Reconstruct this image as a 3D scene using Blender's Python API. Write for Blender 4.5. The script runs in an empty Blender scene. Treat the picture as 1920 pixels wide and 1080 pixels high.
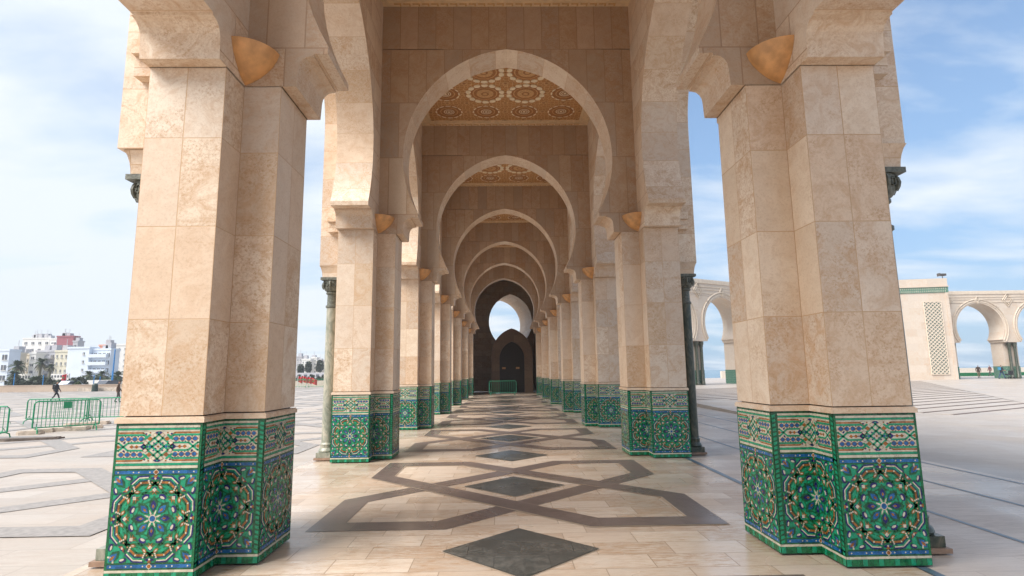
import bpy, math, random
from mathutils import Vector, Matrix
random.seed(7)
scene = bpy.context.scene
COL = scene.collection
rad = math.radians

# ------------------------------------------------------------------ measures (metres)
XA, XB, XD = 4.17, 3.288, 2.839          # pier plan: outer face, inner face of long wall, end of inner arm
D1, S, T, P = 6.012, 0.447, 0.923, 7.39  # first pier, set-back, arch thickness, bay length
PL = 2 * S + T                           # pier length
H = 1.522                                # tiled dado height
ZC, ZT = 5.475, 5.90                     # capital bottom / arch spring
CEIL = 11.72
NB = range(-1, 7)

# ------------------------------------------------------------------ camera
FP = 1055.0
R_ = Vector((0.99979415, -0.01601456, -0.01245747)); U_ = Vector((0.00995363, -0.14788384, 0.98895465)); F_ = Vector((0.01767993, 0.98887507, 0.147694))
CAM = Vector((-0.184, 0, 2.0))
cd = bpy.data.cameras.new('camera'); cam = bpy.data.objects.new('camera', cd); COL.objects.link(cam)
cam.matrix_world = Matrix(((R_.x, U_.x, -F_.x, CAM.x), (R_.y, U_.y, -F_.y, CAM.y), (R_.z, U_.z, -F_.z, CAM.z), (0, 0, 0, 1)))
cd.sensor_width = 36; cd.lens = FP / 1920 * 36; cd.clip_end = 6000; cd.clip_start = 0.05
scene.camera = cam

def at(px, py, Y):
    d = F_ + R_ * ((px - 960) / FP) - U_ * ((py - 540) / FP)
    t = (Y - CAM.y) / d.y
    p = CAM + d * t
    return p.x, p.z

# ------------------------------------------------------------------ tags
def tag(o, label=None, cat=None, group=None, kind=None):
    if label: o['label'] = label
    if cat: o['category'] = cat; o['kind'] = 'thing'
    if group: o['group'] = group
    if kind: o['kind'] = kind
    return o
def empty(name, loc=(0, 0, 0), rz=0):
    o = bpy.data.objects.new(name, None); COL.objects.link(o); o.location = loc; o.rotation_euler.z = rz
    o.empty_display_size = .2
    return o
def copy_tree(o, parent=None):
    c = o.copy(); COL.objects.link(c); c.parent = parent
    for ch in [x for x in bpy.data.objects if x.parent == o]: copy_tree(ch, c)
    return c
def link(name, me, parent=None, loc=None):
    o = bpy.data.objects.new(name, me); COL.objects.link(o)
    if parent: o.parent = parent
    if loc: o.location = loc
    return o

# ------------------------------------------------------------------ mesh builder
class MB:
    def __init__(s): s.v = []; s.f = []; s.uv = []; s.m = []; s.sm = []; s.sharp = rad(42)
    def poly(s, pts, m=0, uv=None, smooth=False):
        pts = [Vector(p) for p in pts]; i = len(s.v); s.v += pts; s.f.append(tuple(range(i, i + len(pts))))
        if uv is None:
            n = Vector((0, 0, 0))
            for a in range(len(pts)):
                p, q = pts[a], pts[(a + 1) % len(pts)]; n += Vector(((p.y - q.y) * (p.z + q.z), (p.z - q.z) * (p.x + q.x), (p.x - q.x) * (p.y + q.y)))
            ax = max(range(3), key=lambda k: abs(n[k]))
            uv = [((p.y, p.z), (p.x, p.z), (p.x, p.y))[ax] for p in pts]
        s.uv += [tuple(a) for a in uv]; s.m.append(m); s.sm.append(smooth)
    def box(s, x0, x1, y0, y1, z0, z1, m=0, skip=''):
        a = [(x0, y0), (x1, y0), (x1, y1), (x0, y1)]; s.prism(a, z0, z1, m, top='t' not in skip, bot='b' not in skip)
    def prism(s, a, z0, z1, m=0, top=True, bot=True, fitu=None):
        n = len(a)
        ar = sum(a[i][0] * a[(i + 1) % n][1] - a[(i + 1) % n][0] * a[i][1] for i in range(n))
        if ar < 0: a = a[::-1]
        for i in range(n):
            p, q = a[i], a[(i + 1) % n]
            uv = None
            if fitu:
                Lh = math.hypot(q[0] - p[0], q[1] - p[1]); w = max(1, round(Lh / fitu)) * fitu; uv = [(0, z0), (w, z0), (w, z1), (0, z1)]
                uv = [(x + 7 * i * fitu, y) for x, y in uv]
            s.poly([(p[0], p[1], z0), (q[0], q[1], z0), (q[0], q[1], z1), (p[0], p[1], z1)], m, uv)
        if top: s.poly([(p[0], p[1], z1) for p in a], m)
        if bot: s.poly([(p[0], p[1], z0) for p in reversed(a)], m)
    def tube(s, pts, r, n=8, m=0, cap=True):
        pts = [Vector(p) for p in pts]; rs = r if isinstance(r, (list, tuple)) else [r] * len(pts); rings = []
        for i, p in enumerate(pts):
            d = (pts[min(i + 1, len(pts) - 1)] - pts[max(i - 1, 0)]).normalized()
            a = d.orthogonal().normalized() if abs(d.z) < .9 else Vector((1, 0, 0)); b = d.cross(a).normalized(); a = b.cross(d)
            rings.append([p + (a * math.cos(t) + b * math.sin(t)) * rs[i] for t in [2 * math.pi * k / n for k in range(n)]])
        for i in range(len(rings) - 1):
            for k in range(n):
                l = (k + 1) % n; s.poly([rings[i][k], rings[i][l], rings[i + 1][l], rings[i + 1][k]], m, None, True)
        if cap: s.poly(rings[0][::-1], m); s.poly(rings[-1], m)
    def lathe(s, c, prof, n=20, m=0, sq=None):
        for i in range(len(prof) - 1):
            (r0, z0), (r1, z1) = prof[i], prof[i + 1]
            for k in range(n):
                t0, t1 = 2 * math.pi * k / n, 2 * math.pi * (k + 1) / n
                s.poly([(c[0] + r0 * math.cos(t0), c[1] + r0 * math.sin(t0), c[2] + z0), (c[0] + r0 * math.cos(t1), c[1] + r0 * math.sin(t1), c[2] + z0),
                        (c[0] + r1 * math.cos(t1), c[1] + r1 * math.sin(t1), c[2] + z1), (c[0] + r1 * math.cos(t0), c[1] + r1 * math.sin(t0), c[2] + z1)], m, None, n > 6)
    def mesh(s, name, mats):
        me = bpy.data.meshes.new(name); me.from_pydata([tuple(v) for v in s.v], [], s.f)
        l = me.uv_layers.new(name='UVMap'); flat = [c for uv in s.uv for c in uv]; l.data.foreach_set('uv', flat)
        for m in mats: me.materials.append(m)
        me.polygons.foreach_set('material_index', s.m); me.polygons.foreach_set('use_smooth', s.sm)
        import bmesh
        if any(s.sm):
            bm = bmesh.new(); bm.from_mesh(me); bmesh.ops.remove_doubles(bm, verts=bm.verts, dist=1e-5); bm.to_mesh(me); bm.free(); me.set_sharp_from_angle(angle=s.sharp)
        me.update(); return me
    def build(s, name, mats, parent=None, loc=None):
        return link(name, s.mesh(name, mats if isinstance(mats, list) else [mats]), parent, loc)

# ------------------------------------------------------------------ materials
def newmat(name):
    m = bpy.data.materials.new(name); m.use_nodes = True; nt = m.node_tree
    return m, nt, nt.nodes['Principled BSDF']
def N(nt, t, **kw):
    n = nt.nodes.new(t)
    for k, v in kw.items():
        if k in n.inputs: n.inputs[k].default_value = v
        else: setattr(n, k, v)
    return n
def mixc(nt, fac, a, b, mode='MIX'):
    n = nt.nodes.new('ShaderNodeMix'); n.data_type = 'RGBA'; n.blend_type = mode
    for sock, v in ((n.inputs[0], fac), (n.inputs[6], a), (n.inputs[7], b)):
        if hasattr(v, 'is_linked') or hasattr(v, 'links'): nt.links.new(v, sock)
        elif isinstance(v, (int, float)): sock.default_value = v
        else: sock.default_value = (*v, 1)
    return n.outputs[2]
def mth(nt, op, a, b=None, c=None, clamp=False):
    n = nt.nodes.new('ShaderNodeMath'); n.operation = op; n.use_clamp = clamp
    for i, v in enumerate((a, b, c)):
        if v is None: continue
        if isinstance(v, (int, float)): n.inputs[i].default_value = v
        else: nt.links.new(v, n.inputs[i])
    return n.outputs[0]
def ramp(nt, v, stops):
    n = nt.nodes.new('ShaderNodeValToRGB'); e = n.color_ramp.elements
    while len(e) < len(stops): e.new(.5)
    for el, (p, c) in zip(e, stops): el.position = p; el.color = (c, c, c, 1) if isinstance(c, (int, float)) else (*c, 1)
    nt.links.new(v, n.inputs[0]); return n.outputs[0]
def simple(name, col, rough=.6, var=.12, scale=6, metal=0, bump=0, spec=.5):
    m, nt, b = newmat(name); tc = N(nt, 'ShaderNodeTexCoord'); no = N(nt, 'ShaderNodeTexNoise', Scale=scale, Detail=6.0)
    nt.links.new(tc.outputs['Object'], no.inputs['Vector'])
    c = mixc(nt, ramp(nt, no.outputs['Fac'], [(.3, 0), (.7, 1)]), [x * (1 - var) for x in col], [min(1, x * (1 + var)) for x in col])
    nt.links.new(c, b.inputs['Base Color']); b.inputs['Roughness'].default_value = rough; b.inputs['Metallic'].default_value = metal
    b.inputs['Specular IOR Level'].default_value = spec
    if bump:
        bp = N(nt, 'ShaderNodeBump', Strength=bump, Distance=.02); nt.links.new(no.outputs['Fac'], bp.inputs['Height']); nt.links.new(bp.outputs[0], b.inputs['Normal'])
    return m
def slabs(name, bw, rh, off, tones, blot, joint, rough=.45, ofx=0, ofy=0, blotamt=.8, streak=None, msize=.006, spec=.4, fine=38, wet=None, jamt=.62, tmix=.18):
    """cut-stone slabs: each slab has its own tone and its own veins (brick cells in the UV metres)"""
    m, nt, b = newmat(name); L = nt.links.new
    uv = N(nt, 'ShaderNodeTexCoord'); mp = N(nt, 'ShaderNodeMapping'); mp.inputs['Location'].default_value = (ofx, ofy, 0); L(uv.outputs['UV'], mp.inputs[0])
    br = N(nt, 'ShaderNodeTexBrick'); br.offset = off; br.offset_frequency = 2; br.squash = 1
    for k, v in (('Scale', 1.0), ('Mortar Size', msize), ('Mortar Smooth', .3), ('Bias', 0.0), ('Brick Width', bw), ('Row Height', rh)): br.inputs[k].default_value = v
    br.inputs['Color1'].default_value = (0, 0, 0, 1); br.inputs['Color2'].default_value = (1, 1, 1, 1); br.inputs['Mortar'].default_value = (.5, .5, .5, 1)
    L(mp.outputs[0], br.inputs['Vector'])
    rnd = br.outputs['Color']
    # random offset of the vein field slab by slab
    ob = N(nt, 'ShaderNodeCombineXYZ'); sr = N(nt, 'ShaderNodeSeparateXYZ'); L(mp.outputs[0], sr.inputs[0])
    r1 = mth(nt, 'MULTIPLY', rnd, 37.0)
    L(sr.outputs[0], ob.inputs[0]); L(sr.outputs[1], ob.inputs[1]); L(r1, ob.inputs[2])
    wn = N(nt, 'ShaderNodeTexWhiteNoise'); wn.noise_dimensions = '1D'; L(r1, wn.inputs['W'])
    oi = N(nt, 'ShaderNodeObjectInfo')
    va = N(nt, 'ShaderNodeVectorMath'); va.operation = 'ADD'; cz = N(nt, 'ShaderNodeCombineXYZ'); L(mth(nt, 'MULTIPLY', oi.outputs['Random'], 20.0), cz.inputs[2]); L(ob.outputs[0], va.inputs[0]); L(cz.outputs[0], va.inputs[1])
    vec = va.outputs[0]
    if streak:
        m2 = N(nt, 'ShaderNodeMapping'); m2.inputs['Scale'].default_value = streak; L(vec, m2.inputs[0]); svec = m2.outputs[0]
    else: svec = vec
    n1 = N(nt, 'ShaderNodeTexNoise', Scale=2.2, Detail=8.0, Roughness=.65, Distortion=.8); L(svec, n1.inputs['Vector'])
    n2 = N(nt, 'ShaderNodeTexNoise', Scale=fine * .8, Detail=8.0, Roughness=.8, Distortion=.45); L(svec, n2.inputs['Vector'])
    n3 = N(nt, 'ShaderNodeTexNoise', Scale=1.1, Detail=3.0, Distortion=1.0); L(vec, n3.inputs['Vector'])
    n4 = N(nt, 'ShaderNodeTexNoise', Scale=fine, Detail=5.0, Roughness=.7); L(svec, n4.inputs['Vector'])
    r2 = mth(nt, 'FRACT', mth(nt, 'ADD', mth(nt, 'MULTIPLY', wn.outputs['Value'], 1.0), mth(nt, 'MULTIPLY', oi.outputs['Random'], 3.7)))
    tone = nt.nodes.new('ShaderNodeValToRGB'); e = tone.color_ramp.elements; tone.color_ramp.interpolation = 'LINEAR'
    while len(e) < len(tones): e.new(.5)
    for i, (el, c) in enumerate(zip(e, tones)): el.position = i / max(1, len(tones) - 1); el.color = (*c, 1)
    L(r2, tone.inputs[0])
    c = mixc(nt, tmix, tone.outputs[0], mixc(nt, ramp(nt, n1.outputs['Fac'], [(.32, 0), (.68, 1)]), [x * .88 for x in tones[0]], [min(1, x * 1.1) for x in tones[-1]]))
    n5 = N(nt, 'ShaderNodeTexNoise', Scale=3.2, Detail=9.0, Roughness=.72, Distortion=1.6); L(svec, n5.inputs['Vector'])
    cl = mth(nt, 'MULTIPLY', ramp(nt, n5.outputs['Fac'], [(.45, 0), (.62, 1)]), mth(nt, 'ADD', mth(nt, 'MULTIPLY', wn.outputs['Value'], .7), .14))
    c = mixc(nt, cl, c, [x * .86 + y * .24 for x, y in zip(blot, tones[0])])
    pit = mth(nt, 'MULTIPLY', ramp(nt, n2.outputs['Fac'], [(.49, 0), (.62, 1)]), ramp(nt, mth(nt, 'ADD', n3.outputs['Fac'], mth(nt, 'MULTIPLY', mth(nt, 'SUBTRACT', wn.outputs['Value'], .5), .36)), [(.45, 0.05), (.60, 1)]))
    c = mixc(nt, mth(nt, 'MULTIPLY', pit, blotamt), c, blot)
    c = mixc(nt, mth(nt, 'MULTIPLY', ramp(nt, n4.outputs['Fac'], [(.35, 1), (.5, 0)]), .22), c, [x * .75 for x in blot])
    c = mixc(nt, mth(nt, 'MULTIPLY', br.outputs['Fac'], jamt), c, joint)
    L(c, b.inputs['Base Color']); b.inputs['Specular IOR Level'].default_value = spec
    if wet:
        nw = N(nt, 'ShaderNodeTexNoise', Scale=.35, Detail=4.0, Distortion=.8); L(uv.outputs['UV'], nw.inputs['Vector'])
        L(mth(nt, 'ADD', mth(nt, 'MULTIPLY', ramp(nt, nw.outputs['Fac'], [(.38, 0), (.62, 1)]), wet[1] - wet[0]), wet[0]), b.inputs['Roughness'])
    else: L(mth(nt, 'ADD', mth(nt, 'MULTIPLY', n2.outputs['Fac'], .2), rough - .1), b.inputs['Roughness'])
    hh = mth(nt, 'SUBTRACT', mth(nt, 'MULTIPLY', pit, -.3), br.outputs['Fac'])
    bp = N(nt, 'ShaderNodeBump', Strength=.35, Distance=.006); L(hh, bp.inputs['Height']); L(bp.outputs[0], b.inputs['Normal'])
    return m
TR = [(.61, .465, .33), (.80, .66, .51), (.71, .59, .475), (.72, .54, .385), (.61, .51, .415), (.84, .71, .565)]
BL = (.47, .27, .13)
JT = (.50, .29, .13)
M = {}
M['shaft'] = slabs('travertine_pier_slabs', .44, 1.015, 0, TR, BL, JT, ofy=-1.585)
M['arch'] = slabs('travertine_arch_blocks', 1.6, .74, 0, TR, BL, JT, ofx=.3)
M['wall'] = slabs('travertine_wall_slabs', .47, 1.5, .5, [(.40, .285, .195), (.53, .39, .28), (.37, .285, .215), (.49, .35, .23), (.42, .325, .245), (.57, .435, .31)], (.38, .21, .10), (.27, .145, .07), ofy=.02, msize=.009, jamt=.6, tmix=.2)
M['wall2'] = slabs('travertine_wide_slabs', .94, .62, .5, TR, BL, (.36, .2, .1), msize=.009, tmix=.2)
M['cap'] = slabs('travertine_capital', 2.4, 1.2, 0, TR, BL, JT, ofx=.2, ofy=.31)
M['far'] = slabs('pale_distant_stone', 1.2, .9, .5, [(.56, .48, .40), (.63, .55, .465), (.59, .515, .43)], (.5, .34, .22), (.5, .38, .28), blotamt=.35)
M['farband'] = simple('carved_pale_stone', (.60, .51, .41), .7, .1, 3)
FT = [(.45, .355, .27), (.62, .51, .41), (.54, .42, .31), (.68, .58, .475), (.48, .385, .30), (.64, .54, .44)]
M['floor'] = slabs('polished_gallery_paving', .86, .44, .37, FT, (.40, .24, .13), (.28, .19, .12), streak=(.5, 2.6, 1), blotamt=.95, wet=(.14, .40), fine=16, msize=.006, spec=.5, jamt=.75)
M['plaza'] = slabs('grey_white_plaza_paving', 1.2, .6, .5, [(.40, .35, .305), (.475, .425, .375), (.43, .375, .325), (.50, .45, .40)], (.38, .31, .26), (.26, .22, .19), streak=(.4, 2, 1), blotamt=.35, wet=(.35, .65), fine=20, msize=.006, spec=.3)
M['granite'] = slabs('brown_grey_granite', 1.1, 5.0, 0, [(.15, .112, .097), (.20, .152, .13), (.17, .13, .115)], (.08, .055, .045), (.09, .065, .055), fine=90, blotamt=.8, wet=(.22, .42), jamt=.5)
M['granite_pale'] = simple('weathered_grey_granite', (.30, .275, .255), .5, .2, 12)
M['slate'] = slabs('dark_green_grey_marble', .6, .6, .5, [(.045, .049, .045), (.062, .066, .06), (.053, .055, .05)], (.17, .16, .14), (.03, .03, .028), fine=46, blotamt=.6, wet=(.2, .38), jamt=.6, msize=.006)
M['cream_joint'] = simple('cream_joint', (.55, .44, .33), .4)
M['bluestrip'] = simple('blue_grey_inlay', (.10, .14, .18), .35, .2, 10)
M['redstone'] = simple('reddish_plinth_stone', (.30, .19, .13), .6, .2, 14, bump=.2)
def glaze(name, col, var=.22):
    m, nt, b = newmat(name); L = nt.links.new
    tc = N(nt, 'ShaderNodeTexCoord'); vo = N(nt, 'ShaderNodeTexVoronoi', Scale=26.0); L(tc.outputs['Object'], vo.inputs['Vector'])
    sp = N(nt, 'ShaderNodeSeparateColor'); L(vo.outputs['Color'], sp.inputs[0])
    c = mixc(nt, sp.outputs[0], [x * (1 - var) for x in col], [min(1, x * (1 + var)) for x in col])
    L(c, b.inputs['Base Color']); L(mth(nt, 'ADD', mth(nt, 'MULTIPLY', sp.outputs[1], .25), .12), b.inputs['Roughness'])
    nz = N(nt, 'ShaderNodeTexNoise', Scale=30.0, Detail=3.0); L(tc.outputs['Object'], nz.inputs['Vector'])
    bp = N(nt, 'ShaderNodeBump', Strength=.25, Distance=.006); L(mth(nt, 'ADD', nz.outputs['Fac'], sp.outputs[2]), bp.inputs['Height']); L(bp.outputs[0], b.inputs['Normal'])
    return m
TILE = [glaze('glaze_cream', (.54, .49, .38), .16), glaze('glaze_teal_green', (.008, .255, .13)), glaze('glaze_dark_green', (.008, .085, .035), .4),
        glaze('glaze_blue', (.010, .10, .27), .35), glaze('glaze_navy', (.012, .012, .11), .3), glaze('glaze_brown', (.29, .10, .02), .35), glaze('glaze_mid_green', (.005, .13, .045), .3)]
CR, TE, DG, BU, NV, BN, MG = range(7)
def marble(name, a, b_, c_):
    m, nt, b = newmat(name); L = nt.links.new; tc = N(nt, 'ShaderNodeTexCoord')
    n = N(nt, 'ShaderNodeTexNoise', Scale=5.0, Detail=8.0, Roughness=.65, Distortion=2.2); mp = N(nt, 'ShaderNodeMapping'); mp.inputs['Scale'].default_value = (1, 1, .45); L(tc.outputs['Object'], mp.inputs[0]); L(mp.outputs[0], n.inputs['Vector'])
    c = ramp(nt, n.outputs['Fac'], [(.3, a), (.5, b_), (.68, c_)]); L(c, b.inputs['Base Color']); b.inputs['Roughness'].default_value = .32
    return m
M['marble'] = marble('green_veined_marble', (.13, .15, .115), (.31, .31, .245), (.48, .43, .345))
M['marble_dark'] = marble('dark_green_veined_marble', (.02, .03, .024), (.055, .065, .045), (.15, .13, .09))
M['bronze'] = simple('verdigris_carved_capital', (.12, .125, .10), .5, .45, 24, bump=.5)
M['lamp'] = simple('orange_stone_bowl', (.63, .33, .13), .4, .22, 7, bump=.2)
M['green_paint'] = simple('green_enamel_paint', (.012, .26, .12), .35, .15, 20)
M['dark_paint'] = simple('dark_green_paint', (.01, .06, .035), .4)
M['dark_door'] = simple('dark_bronze_door', (.025, .018, .014), .5, .3, 12)
M['brass'] = simple('worn_brass', (.45, .24, .10), .4, metal=.6)
M['roof'] = simple('roof_slab', (.4, .33, .26), .8)

# ------------------------------------------------------------------ zellij motif (normalised), painter's layers
def clip(poly, ax, lim, sgn):
    out = []
    for i in range(len(poly)):
        a, b = poly[i], poly[(i + 1) % len(poly)]
        ia, ib = sgn * (a[ax] - lim) <= 1e-9, sgn * (b[ax] - lim) <= 1e-9
        if ia: out.append(a)
        if ia != ib:
            t = (lim - a[ax]) / (b[ax] - a[ax]); out.append((a[0] + t * (b[0] - a[0]), a[1] + t * (b[1] - a[1])))
    return out
def clipbox(p, x0, x1, y0, y1):
    for ax, l, s in ((0, x1, 1), (0, x0, -1), (1, y1, 1), (1, y0, -1)):
        if len(p) < 3: return []
        p = clip(p, ax, l, s)
    return p if len(p) > 2 else []
def bar(a, b, w):
    dx, dy = b[0] - a[0], b[1] - a[1]; l = math.hypot(dx, dy); nx, ny = -dy / l * w / 2, dx / l * w / 2
    return [(a[0] + nx, a[1] + ny), (a[0] - nx, a[1] - ny), (b[0] - nx, b[1] - ny), (b[0] + nx, b[1] + ny)]
def rot(p, a):
    c, s = math.cos(a), math.sin(a); return [(x * c - y * s, x * s + y * c) for x, y in p]
def mv(p, dx, dy): return [(x + dx, y + dy) for x, y in p]
def ell(rx, ry, n=8, x=0, y=0): return [(x + rx * math.cos(2 * math.pi * k / n), y + ry * math.sin(2 * math.pi * k / n)) for k in range(n)]
def leaf(r0, r1, w): return [(0, r0), (w, r0 + (r1 - r0) * .4), (w * .9, r0 + (r1 - r0) * .7), (0, r1), (-w * .9, r0 + (r1 - r0) * .7), (-w, r0 + (r1 - r0) * .4)]
def dia(x, y, r, ry=None): ry = ry or r; return [(x + r, y), (x, y + ry), (x - r, y), (x, y - ry)]
def star_field():
    o = [(TE, [(-1, -1), (1, -1), (1, 1), (-1, 1)], 0)]; A = math.pi
    for k in range(8):     # straps
        a = k * A / 4
        o.append((MG, rot(bar((-1.5, .585), (1.5, .585), .06), a), 1)); o.append((MG, rot(bar((-.45, .40), (.45, .40), .035), a + A / 8), 1)); o.append((MG, rot(bar((-.42, .77), (.42, .77), .03), a), 1)); o.append((MG, rot(bar((-1.4, .30), (-.3, .66), .03), a), 1)); o.append((MG, rot(bar((1.4, .30), (.3, .66), .03), a), 1))
        o.append((DG, rot(dia(.242, .585, .035), a), 2))
        for p in (leaf(.13, .53, .105),): o.append((DG, rot(p, a), 3))
        o.append((BU if k % 2 else NV, rot(leaf(.17, .43, .062), a), 4)); o.append((BU, rot(leaf(.2, .34, .04), a), 5)); o.append((BN, rot(leaf(.23, .33, .026), a), 6))
        o.append((CR, rot([(0, .07), (.022, .13), (.007, .21), (-.007, .21), (-.022, .13)], a + A / 8), 7))
        # beans
        b = a + A / 8
        o.append((NV, rot(ell(.10, .062, 8, 0, .54), b), 3)); o.append((CR, rot(ell(.062, .030, 8, 0, .52), b), 4))
        # arrow flowers
        o.append((BN, rot([(-.12, .60), (0, .64), (0, .69)], a), 3)); o.append((BN, rot([(.12, .60), (0, .64), (0, .69)], a), 3))
        o.append((BN, rot([(-.055, .545), (0, .6), (.055, .545), (0, .71)], a), 3)); o.append((NV, rot([(-.06, .71), (0, .67), (.06, .71), (0, .74)], a), 3))
        o.append((CR, rot(dia(0, .665, .055), a), 5))
        # small leaves
        for sg in (-1, 1):
            o.append((BN, rot(mv(rot(leaf(-.075, .075, .038), A / 2 + sg * .3), sg * .15, .725), b), 3)); o.append((CR, rot(mv(rot(leaf(-.045, .045, .016), A / 2 + sg * .3), sg * .15, .725), b), 4))
            # bent outer bars (blue with brown heart and white rivets)
            e0 = (0, .895); e1 = (sg * .25, .805)
            o.append((DG, rot(bar(e0, e1, .095), b), 3)); o.append((NV, rot(bar((0, .95), (sg * .25, .858), .02), b), 4)); o.append((BN, rot(bar(e0, (sg * .20, .824), .046), b), 5))
            for q in (.0, .19): o.append((CR, rot(dia(sg * (q + .0), .895 - q * .36, .024), b), 6))
            for du, dv in ((.0, .045), (0, -.045)): o.append((CR, rot(dia(sg * .19, .826 + dv, .026), b), 6))
            o.append((BN, rot(dia(sg * .255, .80, .028), b), 6)); o.append((CR, rot(dia(sg * .255, .80, .012), b), 7))
            # white / navy outer line
            o.append((CR, rot(bar((0, 1.02), (sg * .21, .945), .028), b), 4)); o.append((NV, rot(bar((0, 1.055), (sg * .24, .97), .034), b), 3))
    for k in range(4):
        a = k * A / 2
        o.append((NV, rot([(-.12, .93), (0, .89), (.12, .93), (.06, .97), (-.06, .97)], a), 3)); o.append((BN, rot([(-.05, 1), (0, .90), (.05, 1)], a), 4)); o.append((CR, rot(dia(0, .925, .028), a), 5))
        c = a + A / 4
        o.append((DG, rot(leaf(1.02, 1.36, .10), c), 5)); o.append((BU, rot(leaf(1.1, 1.38, .07), c), 6)); o.append((BN, rot(leaf(1.17, 1.34, .03), c), 7))
        o.append((NV, rot([(-.12, .96), (0, .9), (.12, .96), (0, 1.0)], c), 5)); o.append((BN, rot([(-.1, .99), (-.03, .9), (0, .96)], c), 6)); o.append((BN, rot([(.1, .99), (.03, .9), (0, .96)], c), 6)); o.append((CR, rot(dia(0, .945, .035), c), 7))
        for sg in (-1, 1):
            p = ell(.05, .095, 8); o.append((NV, mv(rot(p, c + sg * .5), *rot([(sg * .215, 1.12)], c)[0]), 5)); o.append((CR, mv(rot(ell(.026, .06, 8), c + sg * .5), *rot([(sg * .195, 1.12)], c)[0]), 6))
            o.append((CR, rot(bar((sg * .10, 1.32), (sg * .03, 1.26), .04), c), 6))
    o.append((CR, ell(.092, .092, 16), 6)); o.append((BU, ell(.07, .07, 8), 8))
    r = []
    for m, p, l in o:
        p = clipbox(p, -1, 1, -1, 1)
        if p: r.append((m, p, l))
    return r
def band_field():      # units: 655 half width, 290 half height
    o = [(CR, [(-655, -290), (655, -290), (655, 290), (-655, 290)], 0)]
    for sx in (-1, 1):
        for sy in (-1, 1):
            f = lambda p: [(sx * x, sy * y) for x, y in p]
            o.append((BN, f(bar((660, 266), (250, 266), 32)), 1)); o.append((BN, f(bar((258, 268), (180, 190), 30)), 1))
            o.append((TE, f(bar((660, 224), (235, 224), 40)), 2)); o.append((TE, f(bar((240, 226), (166, 152), 38)), 2))
            o.append((TE, f(bar((235, 72), (485, 72), 36)), 2)); o.append((TE, f(bar((478, 78), (640, -78), 34)), 2)); o.append((TE, f(bar((625, 72), (660, 72), 36)), 2))
            o.append((TE, f(bar((240, 78), (160, 0), 34)), 2))
            for c in (280, 382, 484, 586):
                o.append((BN, f(dia(c, 148, 60)), 3)); o.append((BU, f(ell(40, 40, 8, c, 148)), 4))
            for c in (331, 433, 535): o.append((NV, f(dia(c, 196, 13)), 3)); o.append((NV, f(dia(c, 98, 13)), 3))
            o.append((NV, f(dia(548, 78, 22)), 4)); o.append((NV, f(dia(205, 245, 20)), 3)); o.append((BN, f(dia(140, 268, 18)), 3))
            o.append((CR, f(dia(62, 222, 34)), 6)); o.append((CR, f(dia(202, 72, 34)), 6)); o.append((BN, f(dia(62, 222, 42)), 5)); o.append((BN, f(dia(202, 72, 42)), 5))
            o.append((BN, f(dia(135, 150, 46)), 5))
            for q in (38, 72): o.append((NV, f(dia(q, q * .98, 17)), 5))
        for c in (345, 425, 640): o.append((BN, [(sx * x, y) for x, y in dia(c, 0, 36)], 3)); o.append((NV, [(sx * x, y) for x, y in dia(c - 42, 0, 12)], 3))
        o.append((NV, dia(sx * 232, 0, 62), 4)); o.append((TE, dia(sx * 225, 0, 20), 5)); o.append((BU, dia(sx * 130, 0, 26), 5)); o.append((NV, dia(0, sx * 268, 62, 40), 4)); o.append((TE, dia(0, sx * 262, 18), 5)); o.append((CR, dia(0, sx * 150, 34), 5))
    for sg in (-1, 1):
        for c, hl in ((100, 245), (235, 245), (370, 100)):
            for s2 in (-1, 1):   # x + s2*y = sg*c, |x - s2*y| <= hl
                a = ((sg * c + hl) / 2, s2 * (sg * c - hl) / 2); b = ((sg * c - hl) / 2, s2 * (sg * c + hl) / 2)
                o.append((TE, bar(a, b, 36), 4))
    o.append((BN, dia(0, 0, 24), 5))
    return [(m, p, l) for m, p, l in ((m, clipbox(p, -655, 655, -290, 290), l) for m, p, l in o) if p]
STARF, BANDF = star_field(), band_field()
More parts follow.
